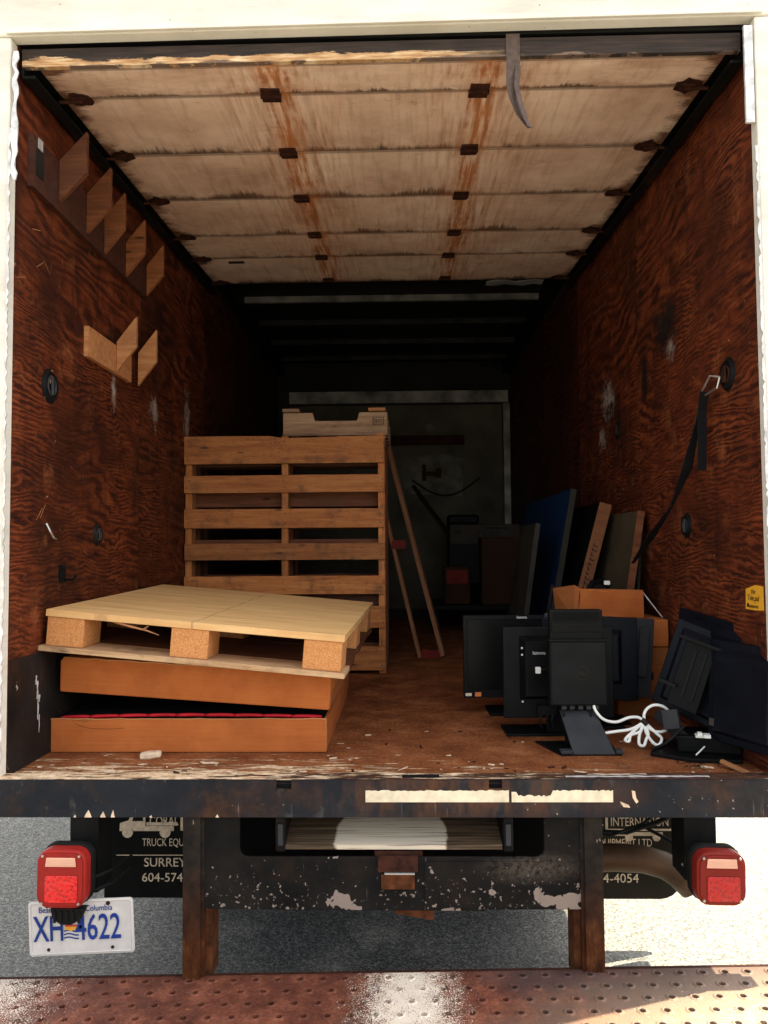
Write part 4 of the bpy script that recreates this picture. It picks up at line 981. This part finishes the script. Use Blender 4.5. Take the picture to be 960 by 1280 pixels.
# ------------------------------------------------------------------ monitors
def mon_back(t, w, h, zb, body='plastic', house='plastic2', hw=.72, hh=.74, hc=(0, .0), dep=.03, slats=0):
    """monitor seen from behind: local -Y is its back"""
    p = MB().box(-w/2, w/2, 0, .022, zb, zb+h).build('panel', body, t, .004)
    MB().box(-w/2+.012, w/2-.012, .0225, .024, zb+.02, zb+h-.012).build('screen', 'screen', t)
    cx, cz = hc; a = w*hw/2; b = h*hh/2; z = zb+h/2+cz
    MB().add([(cx-a, 0, z-b), (cx+a, 0, z-b), (cx+a, 0, z+b), (cx-a, 0, z+b), (cx-a+.02, -dep, z-b+.015), (cx+a-.02, -dep, z-b+.015), (cx+a-.02, -dep, z+b-.022), (cx-a+.02, -dep, z+b-.022)],
             [(0, 1, 5, 4), (1, 2, 6, 5), (2, 3, 7, 6), (3, 0, 4, 7), (4, 5, 6, 7), (3, 2, 1, 0)]).build('rear_housing', house, t, .003)
    if slats:
        m = MB()
        for k in range(slats): m.box(cx-a+.03, cx+a-.03, -dep-.002, -dep, z-b+.03+k*(2*b-.07)/slats, z-b+.034+k*(2*b-.07)/slats)
        m.build('vent_ribs', body, t, stuff=True)
    return p
# front-facing monitor, leftmost
t = thing('monitor', 'leftmost monitor with its dark screen facing out and two small stickers on the lower bezel', 'monitor', (.573, .90, 0), (0, 0, R(1)), 'monitors standing on the floor')
z0, z1, w = .068, .415, .252
MB().box(-w, w, 0, .035, z0, z1).build('casing', 'plastic2', t, .004)
m = MB().box(-w, w, -.006, 0, z0, z0+.03).box(-w, w, -.006, 0, z1-.017, z1).box(-w, -w+.017, -.006, 0, z0+.03, z1-.017).box(w-.017, w, -.006, 0, z0+.03, z1-.017).build('bezel', 'plastic2', t, .001)
bx('screen', (-w+.018, w-.018, -.002, -.0005, z0+.031, z1-.018), 'screen', t)
text('lenovo', .016, (-.025, -.0066, z1-.013), 'silvertext', t, depth=.0006, bold=.0004)
bx('white_sticker', (-w+.006, -w+.032, -.0068, -.0061, z0+.008, z0+.020), 'reflect', t); bx('orange_sticker', (-w+.046, -w+.072, -.0068, -.0061, z0+.006, z0+.024), 'orangesticker', t)
bx('stand_base', (-.15, .13, -.05, .13, 0, .012), 'plastic', t, .003); bx('stand_neck', (-.05, .05, .04, .06, .012, .2), 'plastic', t)
# right one behind, grey back, tilted
t = thing('monitor', 'charcoal grey monitor back with a long handle groove, beside brown cartons', 'monitor', (.83, .74, 0), (R(3), R(3.5), 0), 'monitors standing on the floor')
mon_back(t, .44, .318, .108, 'greyplastic', 'plastic2', .60, .82, (.02, 0), .012)
MB().prism(rrect(.178, .295, .038, .20, .010), -.016, -.010).build('handle_groove', 'greyplastic', t, .002)
bx('red_label', (.158, .168, -.0175, -.0165, .285, .292), 'redpaint', t); bx('port_label', (.165, .182, -.002, -.0008, .135, .16), 'brownprint', t)
bx('stand_base', (-.12, .14, -.06, .10, 0, .012), 'plastic', t, .003); bx('stand_neck', (-.05, .06, .04, .06, .012, .25), 'plastic', t)
# middle monitor, blue-black
t = thing('monitor', 'blue-black monitor with a red mark on its back, just right of the slim stand', 'monitor', (.80, .66, 0), (0, 0, R(-2)), 'monitors standing on the floor')
mon_back(t, .37, .325, .10, 'bluish', 'bluish', .62, .66, (.01, .01), .028, 0)
bx('red_label', (-.045, -.018, -.0295, -.0285, .262, .267), 'redpaint', t)
bx('ports', (-.06, .03, -.012, -.001, .115, .14), 'plastic', t); bx('stand_base', (-.12, .12, -.05, .12, 0, .012), 'plastic', t, .003); bx('stand_neck', (-.04, .04, .03, .05, .012, .2), 'plastic', t)
# front-left back-facing monitor
t = thing('monitor', 'black monitor seen from behind with a raised back shell, just left of the slim stand', 'monitor', (.655, .56, 0), (0, 0, R(1)), 'monitors standing on the floor')
mon_back(t, .42, .345, .055, 'plastic2', 'plastic', .74, .70, (.005, .02), .035)
text('lenovo', .020, (-.105, -.0356, .300), 'silvertext', t, depth=.0005, xs=.9)
for z in (.325, .30, .125): MB().disc((-.145, -.036, z), .004, .004, 0, -.002, 8, 'y').build('screw', 'silvertext', t)
MB().box(-.09, -.02, -.05, -.02, .075, .11).build('port_block', 'plastic2', t, .002)
for x in (-.075, -.05, -.03): MB().tube([(x, -.045, .09), (x-.01, -.055, .06), (x-.004, -.05, .03)], .004, 6).build('cable', 'rubber', t)
MB().tube([(-.085, -.05, .245), (-.06, -.055, .247), (-.03, -.045, .26), (.0, -.04, .265)], .0045, 6).build('plug_cable', 'rubber', t)
bx('white_plug', (-.098, -.078, -.06, -.043, .232, .256), 'white', t, .003)
m = MB()
for k in range(18): m.box(-.13+k*.0145, -.122+k*.0145, -.0362, -.0345, .338, .345)
m.build('vent_slots', 'gap', t, stuff=True)
bx('rating_label', (.01, .075, -.0362, -.0352, .17, .21), 'brownprint', t)
bx('stand_base', (-.21, .13, -.06, .10, 0, .010), 'plastic', t, .003); bx('stand_neck', (-.05, .05, -.02, .0, .010, .20), 'plastic', t)
# mini computer on slim stand
t = thing('monitor_stand', 'black slim computer mounted on a monitor stand with a slanted grey foot, nearest the sill', 'computer', (.676, .35, 0), (0, 0, R(.5)))
MB().prism(rrect(0, .262, .200, .226, .006), -.028, .012).build('computer_case', 'plastic', t, .003)
MB().prism(rrect(0, .262, .188, .214, .004), -.0305, -.0285).build('case_cover', 'plastic2', t, .001)
MB().disc((.012, -.031, .262), .024, .024, 0, -.0015, 28, 'y', hole=.0215).build('round_emblem', 'ink', t)
text('DELL', .015, (.012, -.0312, .257), 'ink', t, align='CENTER', depth=.0006, bold=.0003)
MB().prism(rrect(-.003, .43, .186, .106, .005), -.018, .020).build('upper_case', 'plastic', t, .003)
m = MB()
for k in range(24): m.box(-.082+k*.0068, -.079+k*.0068, -.0205, -.0185, .445, .474)
m.build('vent_slots', 'gap', t, stuff=True)
bx('case_lip', (-.104, .104, -.034, -.0, .374, .380), 'plastic2', t, .002)
bx('mid_bar', (-.09, .09, -.0215, -.0185, .405, .438), 'plastic', t, .001)
m = MB()
for x in (-.058, -.03, .0, .028, .055): m.box(x, x+.016, -.02, -.004, .135, .148)
m.build('connectors', 'greyplastic', t)
for x in (-.055, .04): MB().tube([(x, -.012, .14), (x+.003, -.02, .115), (x, -.01, .09)], .0035, 6).build('cable', 'rubber', t)
MB().add([(-.062, -.0, .128), (.062, .0, .128), (.098, -.125, .008), (-.044, -.125, .008), (-.062, .012, .128), (.062, .012, .128), (.098, -.118, .0), (-.044, -.118, .0)],
         [(0, 3, 2, 1), (4, 5, 6, 7), (0, 1, 5, 4), (1, 2, 6, 5), (2, 3, 7, 6), (3, 0, 4, 7)]).build('slanted_foot', 'greyplastic', t, .003)
MB().prism([(-.14, .06), (.12, .06), (.12, -.12), (-.085, -.12)], 0, .007, 'z').build('base_plate', 'plastic', t, .002)
bx('base_lip', (-.085, -.046, -.125, -.09, .0075, .018), 'greyplastic', t, .002); bx('base_lip', (.10, .124, -.125, -.09, .0075, .018), 'greyplastic', t, .002)
bx('stand_column', (-.04, .04, .014, .03, .007, .40), 'plastic', t)

# white cable, coiled and tied
def cp_(px, py): 
    z = .018-(py-930)/352.; return (.859+(px-792)/352., .29+z*.25, max(.006, z))
def spl(pts, n=8):
    P = [Vector(p) for p in pts]; P = [P[0]]+P+[P[-1]]; out = []
    for i in range(1, len(P)-2):
        for k in range(n):
            u = k/n; a, b, c, d = P[i-1:i+3]
            out.append(.5*((2*b)+(-a+c)*u+(2*a-5*b+4*c-d)*u*u+(-a+3*b-3*c+d)*u**3))
    return out+[P[-2]]
cb = MB()
cb.tube(spl([cp_(746, 881), cp_(748, 890), cp_(757, 900), cp_(772, 903), cp_(788, 898), cp_(800, 898), cp_(806, 903)]), .0052, 8)
cb.tube(spl([cp_(748, 917), cp_(770, 914), cp_(790, 911), cp_(806, 903)]), .0052, 8)
cb.tube(spl([cp_(806, 903)]+[cp_(823+17*math.cos(R(a)), 899+15.5*math.sin(R(a))) for a in range(170, 520, 30)]+[cp_(806, 903)]), .0052, 8)
for (ex, ey, wd) in ((784, 925, 5), (801, 930, 6), (819, 929, 7)):
    cb.tube(spl([cp_(806, 903), cp_((806+ex)/2-wd*.7, (903+ey)/2), cp_(ex-wd*.6, ey-2), cp_(ex+wd*.3, ey), cp_(ex+wd*.9, ey-7), cp_((806+ex)/2+wd, (903+ey)/2), cp_(806, 903)]), .0052, 8)
t = cb.build('white_cable', 'white', None, smooth=True)
tag(t, 'white power cable coiled and tied in loops on the floor beside the slanted foot', 'cable')
MB().tube([cp_(803, 900), cp_(809, 906)], .011, 8).build('cable_tie', 'ink', t)
MB().box(*[v for p in zip([c-.008 for c in cp_(746, 879)], [c+.008 for c in cp_(746, 879)]) for v in p]).build('plug', 'greyplastic', t, .002)

# right-hand heap leaning on the wall
def cluster(label, loc, rot, w, h, slats, seed, body='bluish'):
    t = thing('monitor', label, 'monitor', loc, rot, 'monitors standing on the floor')
    mon_back(t, w, h, .0, body, body, .84, .86, (0, .0), .022, slats)
    return t
t = cluster('tilted blue-black monitor with ribbed back and pale rim, leaning beside the white cable', (1.065, .31, .10), (R(-8), R(17), R(-48)), .33, .315, 30, 1)
MB().box(.166, .169, -.003, .02, .0, .315).build('pale_rim', 'silvertext', t)
MB().box(.130, .145, -.004, -.002, .02, .085).build('label_strip', 'brownprint', t)
bx('red_label', (-.035, -.018, -.0245, -.0225, .17, .182), 'redpaint', t)
m = MB()
for i in range(3):
    for j in range(2): m.disc((-.03+.016*i, -.026, .045+.018*j), .0055, .0055, 0, -.001, 10, 'y')
m.build('round_ports', 'greyplastic', t)
t = thing('mounting_arm', 'black folded monitor stand with grey hinge lying against the tilted ribbed monitor', 'monitor stand', (.985, .265, .03), (R(-6), R(17), R(-40)))
bx('arm_plate', (-.07, .035, 0, .02, .12, .36), 'plastic', t, .004); bx('arm_slot', (-.03, -.022, -.004, 0, .16, .33), 'plastic2', t); bx('arm_slot', (.005, .012, -.004, 0, .16, .33), 'plastic2', t)
bx('arm_bar', (-.09, .17, -.03, -.012, .352, .366), 'plastic', t, .003); bx('arm_lip', (-.11, -.05, -.02, 0, .185, .195), 'plastic2', t)
MB().box(-.02, .035, -.02, .0, .05, .115, Matrix.Rotation(-.5, 4, 'Y')).build('hinge', 'greyplastic', t, .003)
MB().box(-.11, .06, -.01, .012, .02, .06, Matrix.Rotation(.35, 4, 'Y')).build('foot', 'plastic2', t, .004)
t = cluster('blue-black monitor with finely ribbed back standing nearest the door jamb', (1.140, .085, .06), (R(-3), R(1), R(-66)), .30, .33, 34, 2)
MB().box(.147, .150, -.003, .02, .0, .33).build('pale_rim', 'silvertext', t)
bx('sticker', (-.12, -.10, -.0245, -.0235, .05, .075), 'brownprint', t)
t = cluster('dark monitor behind the two ribbed ones, its flat top edge against the wall', (1.125, .34, .11), (R(-3), R(7), R(-72)), .40, .345, 0, 3)
t = thing('stand_base', 'flat black monitor base with loose silver parts lying under the tilted monitors', 'monitor stand', (1.04, .21, .0), (0, 0, R(-14)))
MB().prism([(-.15, -.02), (-.02, -.075), (.13, -.055), (.16, .16), (-.10, .18)], 0, .014, 'z').build('base_plate', 'plastic', t, .003)
bx('base_block', (-.06, .14, .0, .15, .014, .07), 'plastic', t, .006)
MB().box(-.005, .025, -.02, .01, .07, .078).box(.02, .04, -.03, .0, .072, .082).box(.0, .014, -.03, -.01, .078, .088).build('torn_white_tape', 'white', t)
MB().tube([(-.01, -.05, .02), (.02, -.03, .045)], .003, 5).build('silver_clip', 'steel', t)
MB().tube(spl([(-.04, .0, .10), (-.10, -.03, .05), (-.14, .0, .02), (-.10, .06, .02)]), .005, 6).build('cable', 'rubber', t)
t = thing('wood_splinter', 'orange-brown wood splinter lying on the floor at the right jamb', 'wood scrap', (1.10, .055, .006), (0, R(12), R(-52)))
bx('splinter_piece', (-.05, .04, -.008, .008, 0, .010), 'hook', t, .001)
twig = MB(); q = random.Random(12)
for i in range(16):
    x, y, a = q.uniform(.94, 1.12), q.uniform(.03, .14), q.uniform(0, 3.1); L_ = q.uniform(.02, .05)
    twig.tube([(x, y, .004), (x+L_*.5*math.cos(a), y+L_*.5*math.sin(a), .008), (x+L_*math.cos(a), y+L_*math.sin(a), .003)], .0012, 4)
twig.build('bark_shreds', 'rustdark', fl, stuff=True)
t = MB().prism([(-.035, -.01), (-.01, -.022), (.035, -.012), (.04, .012), (.0, .022), (-.03, .012)], 0, .02, 'z').build('wood_chip', 'conc', None, .005, loc=(-.80, .215, .0), rot=(0, 0, .4))
tag(t, 'pale broken chunk lying on the sill in front of the open carton', 'wood scrap')

# ------------------------------------------------------------------ tie-down strap on the right wall
t = thing('cargo_strap', 'black cargo strap hooked to the wall ring, its loose tail hanging beside it', 'strap', (1.172, .216, 1.291))
MB().tube([(-.012, .02, -.005), (-.035, .045, .005), (-.045, .105, -.045), (-.03, .10, -.05), (-.018, .03, -.04), (-.012, .02, -.005)], .0042, 6).build('wire_hook', 'steel', t)
MB().ribbon([(-.04, .10, -.045), (-.045, .14, -.14), (-.05, .24, -.30), (-.06, .38, -.43), (-.075, .60, -.55), (-.09, .80, -.66)],
            [(.012, .010, 0), (.020, .012, .004), (.046, .012, .012), (.012, .006, 0), (.046, .012, .012), (.014, .006, .0)], .003).build('tensioned_webbing', 'blackstrap', t)
MB().ribbon([(-.035, .095, -.04), (-.034, .125, -.10), (-.032, .135, -.20), (-.034, .14, -.315)], (.036, .014, 0), .003).build('loose_tail', 'blackstrap', t)

# ------------------------------------------------------------------ dim heap at the bulkhead
t = thing('printed_box', 'long dark box with pale printed label band at the back of the cargo bay', 'box', (.48, 4.2, .40))
bx('box_body', (0, .60, 0, .4, 0, .505), 'plastic', t); bx('printed_band', (.004, .596, -.003, -.001, .34, .50), 'brownprint', t)
MB().disc((.27, -.004, .41), .04, .04, 0, -.002, 16, 'y', hole=.026).box(.04, .10, -.006, -.004, .42, .455).box(.36, .372, -.006, -.004, .38, .45).box(.39, .402, -.006, -.004, .38, .45).box(.30, .5, -.006, -.004, .462, .478).build('printed_mark', 'ink', t)
t = thing('black_case', 'small black case on top of the printed box near the bulkhead', 'case', (.47, 4.25, .907)); bx('case_body', (0, .27, 0, .2, 0, .085), 'plastic', t, .02)
bx('case_handle', (.08, .19, -.02, .0, .03, .045), 'rubber', t)
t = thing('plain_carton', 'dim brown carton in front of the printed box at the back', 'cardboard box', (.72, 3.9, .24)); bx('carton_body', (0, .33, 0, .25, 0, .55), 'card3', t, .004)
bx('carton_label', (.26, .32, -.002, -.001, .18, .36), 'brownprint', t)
t = thing('low_table', 'low dark table holding cartons near the bulkhead', 'table', (.30, 3.85, 0)); bx('table_top', (0, .85, 0, .8, .20, .238), 'plastic', t, .004)
for x in (.02, .79):
    for y in (.02, .74): bx('leg', (x, x+.04, y, y+.04, 0, .199), 'plastic', t)
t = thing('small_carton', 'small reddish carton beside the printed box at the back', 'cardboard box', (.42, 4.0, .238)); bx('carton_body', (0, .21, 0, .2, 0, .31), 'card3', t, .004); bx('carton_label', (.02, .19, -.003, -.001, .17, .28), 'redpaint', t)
t = thing('broom_handle', 'dark pole leaning diagonally against the bulkhead', 'pole', (0, 0, 0)); strip((.75, 5.18, .55), (.19, 5.28, 1.33), .035, .035, 'rubber', t, 'shaft')
strip((.76, 5.17, .53), (.66, 5.2, .68), .05, .05, 'rubber', t, 'grip')
